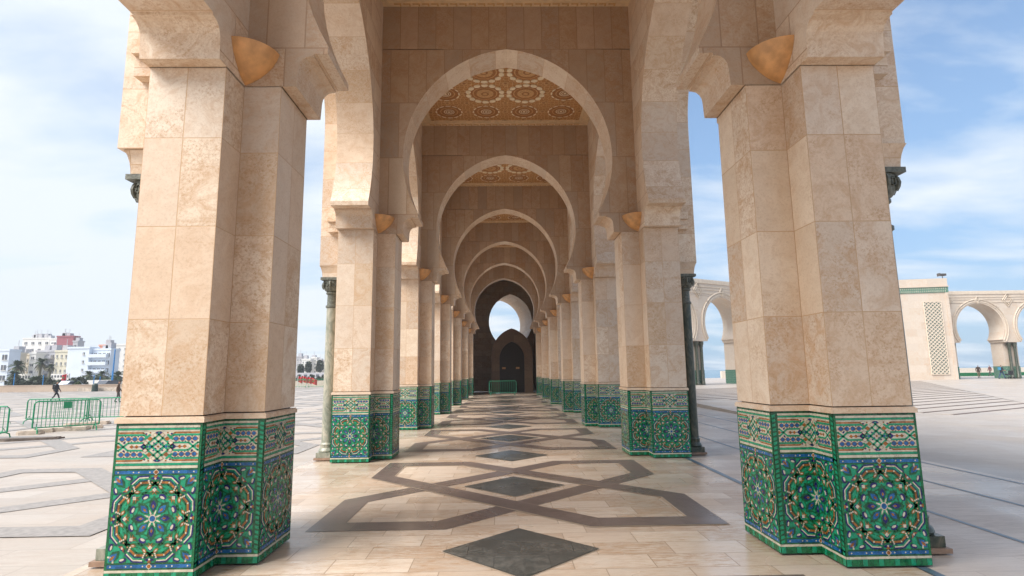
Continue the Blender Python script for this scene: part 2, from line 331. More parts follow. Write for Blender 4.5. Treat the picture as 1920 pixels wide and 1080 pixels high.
def motif(W, stripes=False):
    """one dado panel W wide, H high: list of (material, polygon in metres with u in [-W/2, W/2], layer)"""
    o = []; h = W / 2; rc = lambda m, u0, u1, v0, v1, l: o.append((m, [(u0, v0), (u1, v0), (u1, v1), (u0, v1)], l))
    rc(DG, -h, h, 0, H, 0)
    n = max(2, round(W / .055))
    for i in range(n): rc(MG if i % 3 else TE, -h + (i + .06) * W / n, -h + (i + .94) * W / n, .006, .070, 1)
    ed = .026 + (.045 if stripes else 0)
    rc(CR, -h, h, .072, .096, 1)
    e = h - ed
    y = lambda p: H * (1045 - p) / 887.
    def blue(v0, v1):
        rc(DG, -h, h, v0 - .012, v1 + .012, 1); rc(BU, -e, e, v0, v1, 2); vm = (v0 + v1) / 2
        for q in (-.92, -.55, -.42, -.15, .15, .42, .55, .92): o.append((CR, dia(q * e, vm, .009), 3))
        o.append((CR, dia(0, vm, .031), 3)); o.append((BN, ell(.019, .019, 8, 0, vm), 4))
    blue(.114, .148)
    s0, s1 = .166, 1.004; cy, sy = (s0 + s1) / 2, (s1 - s0) / 2
    for m, p, l in STARF: o.append((m, [(a * e, cy + b * sy) for a, b in p], l + 2))
    blue(1.020, 1.052)
    rc(CR, -e, e, 1.072, 1.098, 1); rc(TE, -e, e, 1.102, 1.124, 1); rc(CR, -e, e, 1.126, 1.138, 1)
    b0, b1 = 1.138, 1.440; cy, sy = (b0 + b1) / 2, (b1 - b0) / 2
    for m, p, l in BANDF: o.append((m, [(a / 655 * e, cy + b / 290 * sy) for a, b in p], l + 2))
    rc(CR, -e, e, 1.442, 1.452, 1); rc(TE, -e, e, 1.455, 1.473, 1); rc(CR, -e, e, 1.477, 1.500, 1)
    for sg in (-1, 1):
        o.append((DG, [(sg * e, .1), (sg * h, .1), (sg * h, H), (sg * e, H)], 1))
        if stripes:
            v = .10
            while v < H - .03:
                a, b = sg * (h - .006), sg * (e + .026); o.append((TE, [(a, v), (b, v + .012), (b, v + .042), (a, v + .030)], 2)); v += .050
        else:
            v = .10
            while v < H - .03: o.append((MG, [(sg * (h - .003), v), (sg * (e + .004), v), (sg * (e + .004), v + .04), (sg * (h - .003), v + .04)], 2)); v += .045
    for x in (-e * .5, 0, e * .5): pass
    return o
MOT = {}
def panel(mb, W, segs, stripes=False):
    """segs: list of (u0,u1, origin(x,y) at u0, direction(x,y), outward normal(x,y))"""
    key = (round(W, 3), stripes)
    if key not in MOT: MOT[key] = motif(W, stripes)
    for u0, u1, og, d, n in segs:
        for m, p, l in MOT[key]:
            p = clip(clip(p, 0, u1, 1) or [], 0, u0, -1) if p else []
            if len(p) < 3: continue
            off = .002 + l * .0006
            pts = [(og[0] + d[0] * (u - u0) + n[0] * off, og[1] + d[1] * (u - u0) + n[1] * off, v) for u, v in p]
            a, b, c = [Vector(q) for q in pts[:3]]
            nn = (b - a).cross(c - a)
            if nn.dot(Vector((n[0], n[1], 0))) < 0: pts = pts[::-1]
            mb.poly(pts, m, [(q[0], q[1]) for q in p] if len(p) == len(pts) else None)

# ------------------------------------------------------------------ pier (right-hand side; local y from its front face; mirrored for the left)
def plan(i=0):
    return [(XB + i, i), (XA - i, i), (XA - i, PL - i), (XB + i, PL - i), (XB + i, S + T - i), (XD + i, S + T - i), (XD + i, S + i), (XB + i, S + i)]
def mirror(a, sg): return [(x * sg, y) for x, y in a]
DARKGAP = simple('open_joint_shade', (.05, .035, .025), .9)  # near-black filler, the shade of the slot under the shaft as colour
def pier_meshes(sg):
    r = {}
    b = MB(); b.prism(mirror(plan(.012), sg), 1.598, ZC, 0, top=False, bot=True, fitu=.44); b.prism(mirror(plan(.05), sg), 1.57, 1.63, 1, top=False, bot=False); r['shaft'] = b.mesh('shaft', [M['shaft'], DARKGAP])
    b = MB(); b.prism(mirror(plan(-.018), sg), H + .003, H + .05, 0); b.prism(mirror(plan(-.006), sg), H + .05, 1.585, 0); r['base_moulding'] = b.mesh('base_moulding', [M['cap']])
    b = MB(); b.prism(mirror(plan(0), sg), .0, H, DG, bot=False)
    X = lambda x: x * sg
    W = XA - XB
    panel(b, W, [(-W / 2, W / 2, (X(XB), 0), (sg, 0), (0, -1))]); panel(b, W, [(-W / 2, W / 2, (X(XB), PL), (sg, 0), (0, 1))])
    panel(b, T, [(-T / 2, T / 2, (X(XD), S), (0, 1), (-sg, 0))])
    panel(b, 2 * S, [(-S, 0, (X(XB), 0), (0, 1), (-sg, 0)), (0, XB - XD, (X(XB), S), (-sg, 0), (0, -1))], True)
    panel(b, 2 * S, [(-S, 0, (X(XB), PL), (0, -1), (-sg, 0)), (0, XB - XD, (X(XB), S + T), (-sg, 0), (0, 1))], True)
    for k in (0, 1): panel(b, PL / 2, [(-PL / 4, PL / 4, (X(XA), k * PL / 2), (0, 1), (sg, 0))])
    r['tile_dado'] = b.mesh('tile_dado', TILE)
    return r
ORD = ['', 'nearest', 'second', 'third', 'fourth', 'fifth', 'sixth', 'farthest']
for sg, side in ((-1, 'left'), (1, 'right')):
    pm = pier_meshes(sg)
    for k in NB:
        e = empty('arcade_pier', (0, D1 + k * P, 0))
        lab = 'travertine pier with green star tile dado, %s in the %s row of the gallery' % (ORD[k + 1], side) if k >= 0 else 'travertine pier with tiled foot beside the camera, %s row' % side
        tag(e, lab, 'pier', 'travertine piers along the %s of the gallery' % side)
        for n_, me in pm.items(): link(n_, me, e)

# ------------------------------------------------------------------ arch profiles
def arch_profile(hc, hm, zc, a, r, n=26):
    """half-opening x as function along path from pier shaft to apex. hc clear half width at the shaft, list of (x,z)"""
    w = hc
    tip = -a + math.sqrt(max(0, r * r - (ZT - zc) ** 2))
    p = [(w, ZC), (w - .172, ZC), (w - .185, 5.70)]
    for t in (.25, .5, .75, 1.0): p.append((w - .185 - .145 * (1 - math.cos(t * math.pi / 2)), 5.70 + .17 * math.sin(t * math.pi / 2)))
    a1 = math.acos(a / r); a0 = -math.asin((zc - 6.0) / r); tip = -a + r * math.cos(a0)
    p += [(w - .365, 5.872), (w - .365, 5.90), (tip, 5.90)]
    for i in range(n + 1):
        t = a0 + (a1 - a0) * i / n; p.append((max(0, -a + r * math.cos(t)), zc + r * math.sin(t)))
    p[-1] = (0, p[-1][1])
    return p
def arch_wall(mb, prof, c, half, z0, z1, t0, t1, axis, sg=1, mats=(0, 1), topm=None, shear=0, split=None, faces='fbi', wuv=0):
    """wall with a horseshoe opening. axis 'x': opening spans X, thickness along Y (t0..t1); axis 'y': spans Y, thickness along X"""
    def pt(u, z, t):
        u = u + (shear * (t - t0) / (t1 - t0) if shear else 0)
        return (c + u, t, z) if axis == 'x' else (t, c + u, z)
    for s in (-1, 1):
        L = []
        for i in range(len(prof) - 1):
            (xa, za), (xb, zb) = prof[i], prof[i + 1]
            if zb - za > 1e-6:
                for t, nn in ((t0, 0), (t1, 1)):
                    if ('f' if nn == 0 else 'b') not in faces: continue
                    q = [pt(s * half, za, t), pt(s * xa, za, t), pt(s * xb, zb, t), pt(s * half, zb, t)]
                    mb.poly(q if (s > 0) == (nn == 0) else q[::-1], mats[0])
        if 'i' in faces:
            acc = 0
            for i in range(len(prof) - 1):
                (xa, za), (xb, zb) = prof[i], prof[i + 1]; d = math.hypot(xb - xa, zb - za)
                w = abs(t1 - t0)
                mb.poly([pt(s * xa, za, t0), pt(s * xa, za, t1), pt(s * xb, zb, t1), pt(s * xb, zb, t0)], mats[1], [(0, acc), (w, acc), (w, acc + d), (0, acc + d)], i > 10)
                acc += d
    zt = prof[-1][1]
    for t, nn in ((t0, 0), (t1, 1)):
        if ('f' if nn == 0 else 'b') not in faces: continue
        q = [pt(-half, zt, t), pt(half, zt, t), pt(half, z1, t), pt(-half, z1, t)]
        mb.poly(q if nn == 0 else q[::-1], mats[0])

TP = arch_profile(XD, 0, 7.5, .3, 3.0)
HL = (P - PL) / 2
LP = arch_profile(HL, 0, 7.45, .55, 3.05)
# transverse arches
tm = MB(); tm.sharp = rad(9); arch_wall(tm, TP, 0, XB, ZC, CEIL + .3, S, S + T, 'x', mats=(0, 1)); tme = tm.mesh('transverse_arch', [M['wall'], M['arch']])
for k in NB:
    o = link('transverse_arch', tme, None, (0, D1 + k * P, 0))
    lab = 'pointed horseshoe stone arch across the gallery, %s of the row ahead' % ORD[k + 1] if k >= 0 else 'pointed horseshoe stone arch across the gallery, over the camera'
    tag(o, lab, 'arch', 'horseshoe arches crossing the gallery')
# longitudinal arches + outer skin with its corbels
def side_wall(sg):
    b = MB(); b.sharp = rad(9); c = PL + HL; half = P / 2
    arch_wall(b, LP, c, half, ZC, CEIL + .6, sg * XB, sg * XA, 'y', mats=(0, 1))
    # outer skin: a tall rectangular frame standing on the marble columns, with a small stepped ledge at spring level
    j = HL + .36; X0, X1 = sorted((sg * (XA + .003), sg * 4.69))
    SP = [(j, 4.66), (j, 8.2)]; rr = j + 1.0; aa = 1.0; a1 = math.acos(aa / rr) if aa < rr else 0
    for i in range(1, 15): q = a1 * i / 14; SP.append((max(0, -aa + rr * math.cos(q)), 8.2 + .72 * rr * math.sin(q)))
    arch_wall(b, SP, c, half, 4.66, CEIL + .6, X0, X1, 'y', mats=(0, 1))
    for y0, y1, n in ((c - half, c - j, 1), (c + j, c + half, -1)):
        b.poly([(X0, y0, 4.66), (X1, y0, 4.66), (X1, y1, 4.66), (X0, y1, 4.66)], 0)
        e = y1 if n > 0 else y0
        xl = sorted((sg * (XA + .003), sg * (XA + .30)))
        for dd_, z0, z1 in ((.16, 5.48, 5.72), (.24, 5.722, 5.90)): ya, yb = sorted((e + n * .001, e + n * dd_)); b.box(xl[0], xl[1], ya, yb, z0, z1, 0)
    # top cornice
    b.box(min(sg * 3.2, sg * 4.86), max(sg * 3.2, sg * 4.86), c - half, c + half, CEIL + .6, CEIL + 1.0, 0)
    return b.mesh('side_arch_wall', [M['wall2'], M['arch']])
for sg, side in ((-1, 'left'), (1, 'right')):
    me = side_wall(sg)
    for k in range(-1, 6):
        o = link('side_arch', me, None, (0, D1 + k * P, 0))
        lab = 'horseshoe stone arch opening the gallery to the %s plaza, %s' % (side, ('between nearest and second piers', 'between second and third piers', 'between third and fourth piers', 'between fourth and fifth piers', 'between fifth and sixth piers', 'between sixth and farthest piers')[k]) if k >= 0 else 'horseshoe stone arch over the nearest %s pier, cut by the frame top' % side
        tag(o, lab, 'arch', 'stone arches along the %s side of the gallery' % side)

# ------------------------------------------------------------------ ceilings
def ring(mb, cx, cy, r0, r1, z, m, n=40):
    for k in range(n):
        a, b = 2 * math.pi * k / n, 2 * math.pi * (k + 1) / n
        mb.poly([(cx + r0 * math.cos(a), cy + r0 * math.sin(a), z), (cx + r1 * math.cos(a), cy + r1 * math.sin(a), z), (cx + r1 * math.cos(b), cy + r1 * math.sin(b), z), (cx + r0 * math.cos(b), cy + r0 * math.sin(b), z)][::-1], m)
def carved(name, a, b_, sc):
    m, nt, b = newmat(name); L = nt.links.new; tc = N(nt, 'ShaderNodeTexCoord')
    vo = N(nt, 'ShaderNodeTexVoronoi', Scale=sc, Randomness=.55); vo.feature = 'DISTANCE_TO_EDGE'; L(tc.outputs['Object'], vo.inputs['Vector'])
    f = ramp(nt, vo.outputs['Distance'], [(.02, 1), (.10, 0)]); c = mixc(nt, f, a, b_); L(c, b.inputs['Base Color']); b.inputs['Roughness'].default_value = .7
    bp = N(nt, 'ShaderNodeBump', Strength=.8, Distance=.02); L(f, bp.inputs['Height']); L(bp.outputs[0], b.inputs['Normal'])
    return m
CM = [carved('carved_arabesque_ceiling', (.50, .24, .08), (.76, .49, .24), 7.0), simple('ceiling_moulding', (.74, .55, .34), .6), simple('ceiling_cream_petal', (.88, .74, .52), .6), simple('ceiling_dark_shade_rosette', (.38, .16, .05), .6, .2, 20), simple('ceiling_ochre_ring', (.60, .35, .15), .6, .2, 16)]
def ceiling():
    b = MB(); y0, y1 = S + T, P + S; yc = (y0 + y1) / 2; hx, hy = XB - .002, (y1 - y0) / 2 - .002
    b.box(-hx, hx, yc - hy, yc + hy, CEIL + .06, CEIL + .2, 0)
    for i, (w, z) in enumerate(((.16, 0), (.09, .02), (.07, .0), (.06, .035))):
        o = sum(x[0] for x in ((.16, 0), (.09, .02), (.07, .0), (.06, .035))[:i]); Z0 = CEIL + z
        for (xa, xb, ya, yb) in ((-hx + o, hx - o, yc - hy + o, yc - hy + o + w), (-hx + o, hx - o, yc + hy - o - w, yc + hy - o), (-hx + o, -hx + o + w, yc - hy + o + w, yc + hy - o - w), (hx - o - w, hx - o, yc - hy + o + w, yc + hy - o - w)):
            b.box(xa, xb, ya, yb, Z0, CEIL + .06, 1)
    # fret strip on the outer moulding
    for i in range(24):
        x = -hx + .3 + i * (2 * hx - .6) / 24
        for yy in (yc + hy - .14, yc - hy + .02): b.box(x, x + .19, yy, yy + .04, CEIL - .012, CEIL - .001, 4); b.box(x + .15, x + .19, yy + .041, yy + .11, CEIL - .012, CEIL - .001, 4)
    g = (-2.12, -.72, .72, 2.12)
    for i, gx in enumerate(g):
        for j, gy in enumerate(g):
            y = yc + gy; big = i in (1, 2) and j in (1, 2)
            if big:
                for t, (r, m) in enumerate(((.50, 3), (.44, 4), (.40, 3), (.30, 4), (.20, 4), (.14, 3), (.08, 4))):  # dark rings paint the shading of a hollow bowl onto flat discs
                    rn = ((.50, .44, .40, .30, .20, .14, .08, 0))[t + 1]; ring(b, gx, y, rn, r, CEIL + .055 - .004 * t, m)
                for q in range(14):
                    a = 2 * math.pi * (q + .5) / 14; cx, cy = gx + .60 * math.cos(a), y + .60 * math.sin(a)
                    p = mv(rot(ell(.092, .118, 10), a), cx, cy); b.poly([(u, v, CEIL + .03) for u, v in p][::-1], 2)
                    pp = [(u, v) for u, v in p]
                    for w_ in range(10): u, v = pp[w_], pp[(w_ + 1) % 10]; b.poly([(u[0], u[1], CEIL + .03), (v[0], v[1], CEIL + .03), (v[0], v[1], CEIL + .06), (u[0], u[1], CEIL + .06)], 2)
            else:
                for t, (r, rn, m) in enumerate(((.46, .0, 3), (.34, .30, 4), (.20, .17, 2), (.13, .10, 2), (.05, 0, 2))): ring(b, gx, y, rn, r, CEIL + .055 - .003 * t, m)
                for q in range(12):
                    a = 2 * math.pi * q / 12
                    b.poly([(gx + rr * math.cos(a + da), y + rr * math.sin(a + da), CEIL + .04) for rr, da in ((.46, -.19), (.50, -.19), (.515, 0), (.50, .19), (.46, .19))][::-1], 2)
            # small studs between rosettes
    for i in range(9):
        for j in range(9):
            gx, gy = -2.82 + i * .705, -2.82 + j * .705
            if any((gx - a) ** 2 + (gy - c) ** 2 < .62 ** 2 for a in g for c in g): continue
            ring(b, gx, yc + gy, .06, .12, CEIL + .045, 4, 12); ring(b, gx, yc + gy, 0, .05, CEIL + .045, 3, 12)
    return b.mesh('carved_ceiling', CM)
cme = ceiling()
for k in range(-1, 6):
    o = link('carved_ceiling', cme, None, (0, D1 + k * P, 0))
    lab = 'carved ochre ceiling with cream petal rosettes seen through the %s arch ahead' % ORD[k + 1] if k >= 1 else ('carved ceiling whose frame edge shows at the top of the photo' if k == 0 else 'carved ceiling directly above the camera')
    tag(o, lab, 'ceiling', 'carved ceilings of the gallery bays')
b = MB(); b.box(-4.9, 4.9, D1 - P + .5, D1 + 6 * P + 1, CEIL + 1.003, CEIL + 1.25, 0); tag(b.build('gallery_roof', M['roof']), 'flat roof slab over the whole gallery', 'roof')

# ------------------------------------------------------------------ bowl lamps in the re-entrant corners
def lamp_mesh(sg):
    b = MB(); n, m = 10, 10; cx, cy = sg * (XB - .002), S - .002
    prof = [(0, 0), (.09, .035), (.18, .09), (.26, .16), (.33, .24), (.375, .32), (.40, .40), (.385, .405), (.30, .38), (0, .37)]
    for i in range(len(prof) - 1):
        for k in range(n):
            t0, t1 = math.pi / 2 * k / n, math.pi / 2 * (k + 1) / n
            sk = lambda r, z, t: (cx - sg * r * math.cos(t) , cy - r * math.sin(t), ZC + .012 + z)
            (r0, z0), (r1, z1) = prof[i], prof[i + 1]
            q = [sk(r0, z0, t0), sk(r0, z0, t1), sk(r1, z1, t1), sk(r1, z1, t0)]
            b.poly(q if sg > 0 else q[::-1], 0, None, i < 6)
    return b.mesh('lamp_bowl', [M['lamp']])
for sg, side in ((-1, 'left'), (1, 'right')):
    me = lamp_mesh(sg)
    for k in range(0, 7):
        o = link('wall_lamp', me, None, (0, D1 + k * P, 0))
        tag(o, 'orange quarter-bowl lamp in the corner of the %s pier of the %s row' % (ORD[k + 1], side), 'wall lamp', 'orange bowl lamps on the piers')

# ------------------------------------------------------------------ green marble columns on the plaza sides
def column(sg, dark):
    X, Y = sg * 4.42, 0
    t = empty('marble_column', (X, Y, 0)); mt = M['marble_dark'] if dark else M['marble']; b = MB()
    b.box(-.24, .24, -.24, .24, 0, .05, 0); b.build('footing', M['redstone'], t)
    b = MB(); b.box(-.20, .20, -.20, .20, .053, .17, 0); b.lathe((0, 0, 0), [(.185, .17), (.20, .20), (.185, .24), (.155, .27), (.155, .33), (.165, .35), (.15, .37), (.135, .39)], 24, 0); b.build('base', mt, t)
    b = MB(); b.lathe((0, 0, 0), [(.135, .39), (.135, .55), (.132, 2.4), (.125, 3.62)], 24, 0); b.build('shaft', mt, t)
    b = MB(); b.lathe((0, 0, 0), [(.125, 3.62), (.15, 3.64), (.15, 3.68), (.12, 3.70), (.115, 3.95), (.15, 3.98), (.15, 4.01), (.125, 4.02)], 24, 0)
    b.lathe((0, 0, 0), [(.12, 4.02), (.17, 4.05), (.215, 4.12), (.22, 4.30)], 24, 0)
    # scrolled leaves
    for q in range(8):
        a = q * math.pi / 4; pts = [(.215 * math.cos(a) + .03 * math.cos(a) * math.sin(w), .215 * math.sin(a) + .03 * math.sin(a) * math.sin(w), 4.10 + w * .06) for w in (0, .8, 1.6, 2.4, 3.1)]
        b.tube(pts, [.022, .028, .03, .026, .014], 6, 0)
        pts = [(.228 * math.cos(a + .39 + .2 * math.cos(w)), .228 * math.sin(a + .39 + .2 * math.cos(w)), 4.2 + .05 * math.sin(w)) for w in [j * math.pi / 4 for j in range(9)]]
        b.tube(pts, .013, 5, 0, cap=False)
    b.box(-.235, .235, -.235, .235, 4.305, 4.37, 0); b.build('capital', M['bronze'], t)
    # stone corbel above the capital carrying the outer wall
    b = MB()
    pr = [(.20, 4.372), (.205, 4.45), (.215, 4.52), (.235, 4.60), (.262, 4.655)]
    for i in range(len(pr) - 1):
        (r0, z0), (r1, z1) = pr[i], pr[i + 1]
        c0 = [(-r0, -r0), (r0, -r0), (r0, r0), (-r0, r0)]; c1 = [(-r1, -r1), (r1, -r1), (r1, r1), (-r1, r1)]
        for j in range(4): k = (j + 1) % 4; b.poly([(*c0[j], z0), (*c0[k], z0), (*c1[k], z1), (*c1[j], z1)], 0, None)
    b.build('corbel', M['cap'], t)
    return t
for sg, side in ((-1, 'left'), (1, 'right')):
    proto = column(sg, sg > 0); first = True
    for k in range(0, 7):
        for dy, w in ((.585, 'front'), (PL - .585, 'rear')):
            o = proto if first else copy_tree(proto); first = False
            nl = sg < 0 and k == 0 and w == 'front'
            o.location = (-4.38 if nl else sg * 4.42, D1 + k * P + dy + (.08 if nl else 0), 0)
            tag(o, '%s green marble column with carved capital, %s of the pair outside the %s %s pier' % ('dark' if sg > 0 else 'pale', w, ORD[k + 1], side), 'column', 'green marble columns outside the piers')

# ------------------------------------------------------------------ paving
def ringpoly(c, a=2.77, cut=.94, w=.42, fx=1):
    base = [(-a, -a + .0), (-cut, -a), (a, .93), (a, a), (cut, a), (-a, -.93)]
    def inset(p, d):
        n = len(p); o = []
        for i in range(n):
            p0, p1, p2 = p[i - 1], p[i], p[(i + 1) % n]
            def nrm(a, b): dx, dy = b[0] - a[0], b[1] - a[1]; l = math.hypot(dx, dy); return (-dy / l, dx / l)
            n1, n2 = nrm(p0, p1), nrm(p1, p2); k = d / (1 + n1[0] * n2[0] + n1[1] * n2[1]); o.append((p1[0] + (n1[0] + n2[0]) * k, p1[1] + (n1[1] + n2[1]) * k))
        return o
    f = lambda q: [(c[0] + x * fx, c[1] + y) for x, y in q]
    return f(base), f(inset(base, w)), f(inset(base, -.018)), f(inset(base, w + .018))
def hexring(mb, c, z, fx, m, cream=None, zc=None, w=.42):
    o, i, oo, ii = ringpoly(c, fx=fx, w=w)
    for A, B, mm, zz in (((oo, ii, cream, zc),) if cream is not None else ()) + ((o, i, m, z),):
        for k in range(6):
            l = (k + 1) % 6; q = [(*A[k], zz), (*A[l], zz), (*B[l], zz), (*B[k], zz)]
            mb.poly(q if fx > 0 else q[::-1], mm)
def diamond(mb, c, r, z, m): mb.poly([(c[0] - r, c[1], z), (c[0], c[1] - r, z), (c[0] + r, c[1], z), (c[0], c[1] + r, z)], m)
b = MB(); b.poly([(-3000, -3000, -.06), (3000, -3000, -.06), (3000, 3000, -.06), (-3000, 3000, -.06)], 0)
tag(b.build('ground', simple('dusty_ground', (.33, .29, .24), .9, .2, .05)), kind='structure')
b = MB(); b.poly([(-140, -60, -.03), (30, -60, -.03), (30, 90, -.03), (-140, 90, -.03)], 0); b.poly([(30, -60, -.03), (160, -60, -.03), (160, 110, -.03), (30, 110, -.03)], 0)
tag(b.build('plaza_paving', M['plaza']), kind='structure')
b = MB(); b.poly([(-4.75, -12, -.02), (4.0, -12, -.02), (4.0, 75, -.02), (-4.75, 75, -.02)], 0)
b.poly([(4.09, -12, -.02), (9.0, -12, -.02), (9.0, 75, -.02), (4.09, 75, -.02)], 1)
tag(b.build('gallery_floor', [M['floor'], slabs('right_walk_paving', 1.5, .42, .5, [(.50, .41, .335), (.59, .49, .41), (.54, .44, .365)], (.30, .22, .17), (.28, .21, .17), streak=(.3, 2.6, 1), blotamt=.4, wet=(.25, .5), fine=18, msize=.004)]), kind='structure')
b = MB(); YC0 = 10.50
for k in range(-2, 6):
    c = (0, YC0 + k * P)
    if k == -2: continue
    hexring(b, c, -.016, 1, 0); hexring(b, c, -.008, -1, 0, 2, -.012)
for k in range(-1, 12):
    y = 6.80 + k * P / 2
    if y < 50: diamond(b, (0, y), .90, -.012 if k % 2 else -.008, 1); 
for k in range(-1, 12):
    if 6.80 + k * P / 2 < 50: diamond(b, (0, 6.80 + k * P / 2), .915, -.0165 if k % 2 == 0 else -.0145, 2)
for xx, w in ((4.06, .05), (5.81, .035), (7.37, .035), (8.77, .035)):
    b.poly([(xx - w, -12, -.0155), (xx + w, -12, -.0155), (xx + w, 75, -.0155), (xx - w, 75, -.0155)], 3)
tag(b.build('gallery_floor_inlay', [M['granite'], M['slate'], M['cream_joint'], M['bluestrip']]), kind='structure')
b = MB()
for i in range(1, 12):
    for k in range(-1, 11):
        c = (-4.75 - 3.55 - (i - 1) * 6.9, YC0 + k * P)
        hexring(b, c, -.022, 1, 0, w=.5); hexring(b, c, -.018, -1, 0, w=.5)
tag(b.build('plaza_inlay', [M['granite_pale'], M['granite_pale']]), kind='structure')

# low broad steps on the right plaza rising to the terrace of the far arcade
DS = Vector((.877, .48)); DW = Vector((-.48, .877))
def sw(s, w): p = DS * s + DW * w; return (p.x, p.y)
b = MB(); ns = 20; w0, dw, dz = 12.0, 1.14, .0216
sl = lambda w: (10.5 + .48 * w) / .877
sr = lambda w: 50 + (w - 20) * 1.65
for n in range(ns):
    w, z = w0 + n * dw, (n + 1) * dz - .03
    w2 = w + dw if n < ns - 1 else 75
    l0, r0 = (28 if w < 23.5 else sl(w)), sr(w)
    A, B, C, D_ = sw(l0, w), sw(r0, w), sw(sr(w2) if n < ns - 1 else 160, w2), sw(28 if w2 < 23.5 else sl(w2), w2)
    b.poly([(*A, z), (*B, z), (*C, z), (*D_, z)], 0)
    b.poly([(*A, z - dz), (*B, z - dz), (*B, z), (*A, z)], 1)
    b.poly([(*sw(l0, w - .0), z + .002), (*B, z + .002), (*sw(r0, w + .14), z + .002), (*sw(l0, w + .14), z + .002)], 1)
    b.poly([(*A, -.06), (*A, z), (*D_, z), (*D_, -.06)], 0)
    # sloping paving left and right of the steps
    if w < 23.5: b.poly([(*sw(sl(w), w), z - dz), (*A, z - dz), (*D_, z if w2 < 23.5 else z), (*sw(sl(w2), w2), z)], 0); b.poly([(*sw(sl(w), w), -.06), (*sw(sl(w), w), z - dz), (*sw(sl(w2), w2), z), (*sw(sl(w2), w2), -.06)], 0)
    E0, E1 = sw(160, w), sw(160, w2)
    b.poly([(*B, z - (dz if n == 0 else 0)), (*E0, z - (dz if n == 0 else 0)), (*E1, z + (dz if n < ns - 1 else 0)), (*C, z + (dz if n < ns - 1 else 0))], 0)
tag(b.build('terrace_steps', [M['plaza'], simple('brown_step_edging', (.17, .12, .10), .6, .15, 4)]), kind='structure')
TZ = ns * dz - .03
# sea beyond the right plaza
m, nt, bs = newmat('sea_water'); bs.inputs['Base Color'].default_value = (.10, .20, .27, 1); bs.inputs['Roughness'].default_value = .25
nz = N(nt, 'ShaderNodeTexNoise', Scale=.4, Detail=5.0); tc = N(nt, 'ShaderNodeTexCoord'); nt.links.new(tc.outputs['Object'], nz.inputs['Vector']); bp = N(nt, 'ShaderNodeBump', Strength=.5, Distance=.3); nt.links.new(nz.outputs['Fac'], bp.inputs['Height']); nt.links.new(bp.outputs[0], bs.inputs['Normal'])
b = MB(); b.poly([(30, 112, -.045), (3000, 112, -.045), (3000, 3000, -.045), (-60, 3000, -.045)], 0); tag(b.build('sea', m), kind='structure')

# ------------------------------------------------------------------ dark gate chamber at the end of the gallery
Y7 = D1 + 6 * P + S + T
g = [M['wall2'], M['arch']]; DK = slabs('shade_darkened_chamber_walls', .6, 1.2, 0, [(.14, .085, .055), (.18, .115, .075)], (.05, .03, .02), (.03, .02, .012), blotamt=.3)  # not real timber: the chamber's shade is put into this dark colour
YE = 60.2
for s, sn in ((-1, 'left'), (1, 'right')):
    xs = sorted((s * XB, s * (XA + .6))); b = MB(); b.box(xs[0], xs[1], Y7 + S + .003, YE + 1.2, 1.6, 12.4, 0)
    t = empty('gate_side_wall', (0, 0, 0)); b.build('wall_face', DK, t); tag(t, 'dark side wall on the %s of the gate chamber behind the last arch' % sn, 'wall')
    xs = sorted((s * (XB - .02), s * (XA + .62))); b = MB(); b.box(xs[0], xs[1], Y7 + S + .003, YE + 1.2, 0, 1.597, 0); b.build('tile_base', TILE[DG], t)
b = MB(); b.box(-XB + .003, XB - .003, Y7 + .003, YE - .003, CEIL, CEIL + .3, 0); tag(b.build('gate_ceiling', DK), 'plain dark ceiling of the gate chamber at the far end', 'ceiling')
def simple_prof(h, zs, zc, a, r, zb, n=22):
    p = [(h, zb), (h, zs)]
    a0 = math.asin((zs + .1 - zc) / r); a1 = math.acos(a / r)
    for i in range(n + 1): t = a0 + (a1 - a0) * i / n; p.append((max(0, -a + r * math.cos(t)), zc + r * math.sin(t)))
    p[-1] = (0, p[-1][1]); return p
EP = simple_prof(1.62, 5.3, 7.35, .75, 3.05, .0)
b = MB(); 
arch_wall(b, EP, .68, 4.2, .0, 12.4, YE, YE + 5.5, 'x', mats=(0, 1), shear=-1.1, faces='fi')
tag(b.build('end_arch_wall', [M['wall2'], M['arch']]), 'thick stone end wall with a tall open pointed arch showing sky', 'wall')
# inner doorway block with pointed barrel top
cx = .72
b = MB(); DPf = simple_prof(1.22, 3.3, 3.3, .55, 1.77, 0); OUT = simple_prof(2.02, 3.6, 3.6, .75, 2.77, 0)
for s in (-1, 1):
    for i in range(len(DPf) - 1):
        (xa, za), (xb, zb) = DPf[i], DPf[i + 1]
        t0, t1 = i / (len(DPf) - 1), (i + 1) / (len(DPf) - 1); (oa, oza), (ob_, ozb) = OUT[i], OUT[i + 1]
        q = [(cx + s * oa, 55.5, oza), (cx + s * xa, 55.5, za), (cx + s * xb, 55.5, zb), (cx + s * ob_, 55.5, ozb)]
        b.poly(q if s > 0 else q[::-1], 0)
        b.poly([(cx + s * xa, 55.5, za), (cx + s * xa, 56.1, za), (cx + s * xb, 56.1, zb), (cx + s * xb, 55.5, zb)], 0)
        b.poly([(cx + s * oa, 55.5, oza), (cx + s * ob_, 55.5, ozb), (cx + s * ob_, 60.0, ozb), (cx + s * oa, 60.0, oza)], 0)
dw_ = empty('inner_doorway', (0, 0, 0)); tag(dw_, 'small pointed stone doorway block standing in the dark end chamber', 'doorway'); b.build('surround', slabs('shade_darkened_stone', .9, .7, .5, [(.17, .11, .075), (.22, .15, .10)], (.1, .06, .04), (.07, .045, .03), blotamt=.3), dw_)  # surround stone darkened so its colour carries the chamber's shade
b = MB()
for s in (-1, 1):
    for i in range(len(DPf) - 1):
        (xa, za), (xb, zb) = DPf[i], DPf[i + 1]
        if zb > za: b.poly([(cx, 56.0, za), (cx + s * xa, 56.0, za), (cx + s * xb, 56.0, zb), (cx, 56.0, zb)], 0)
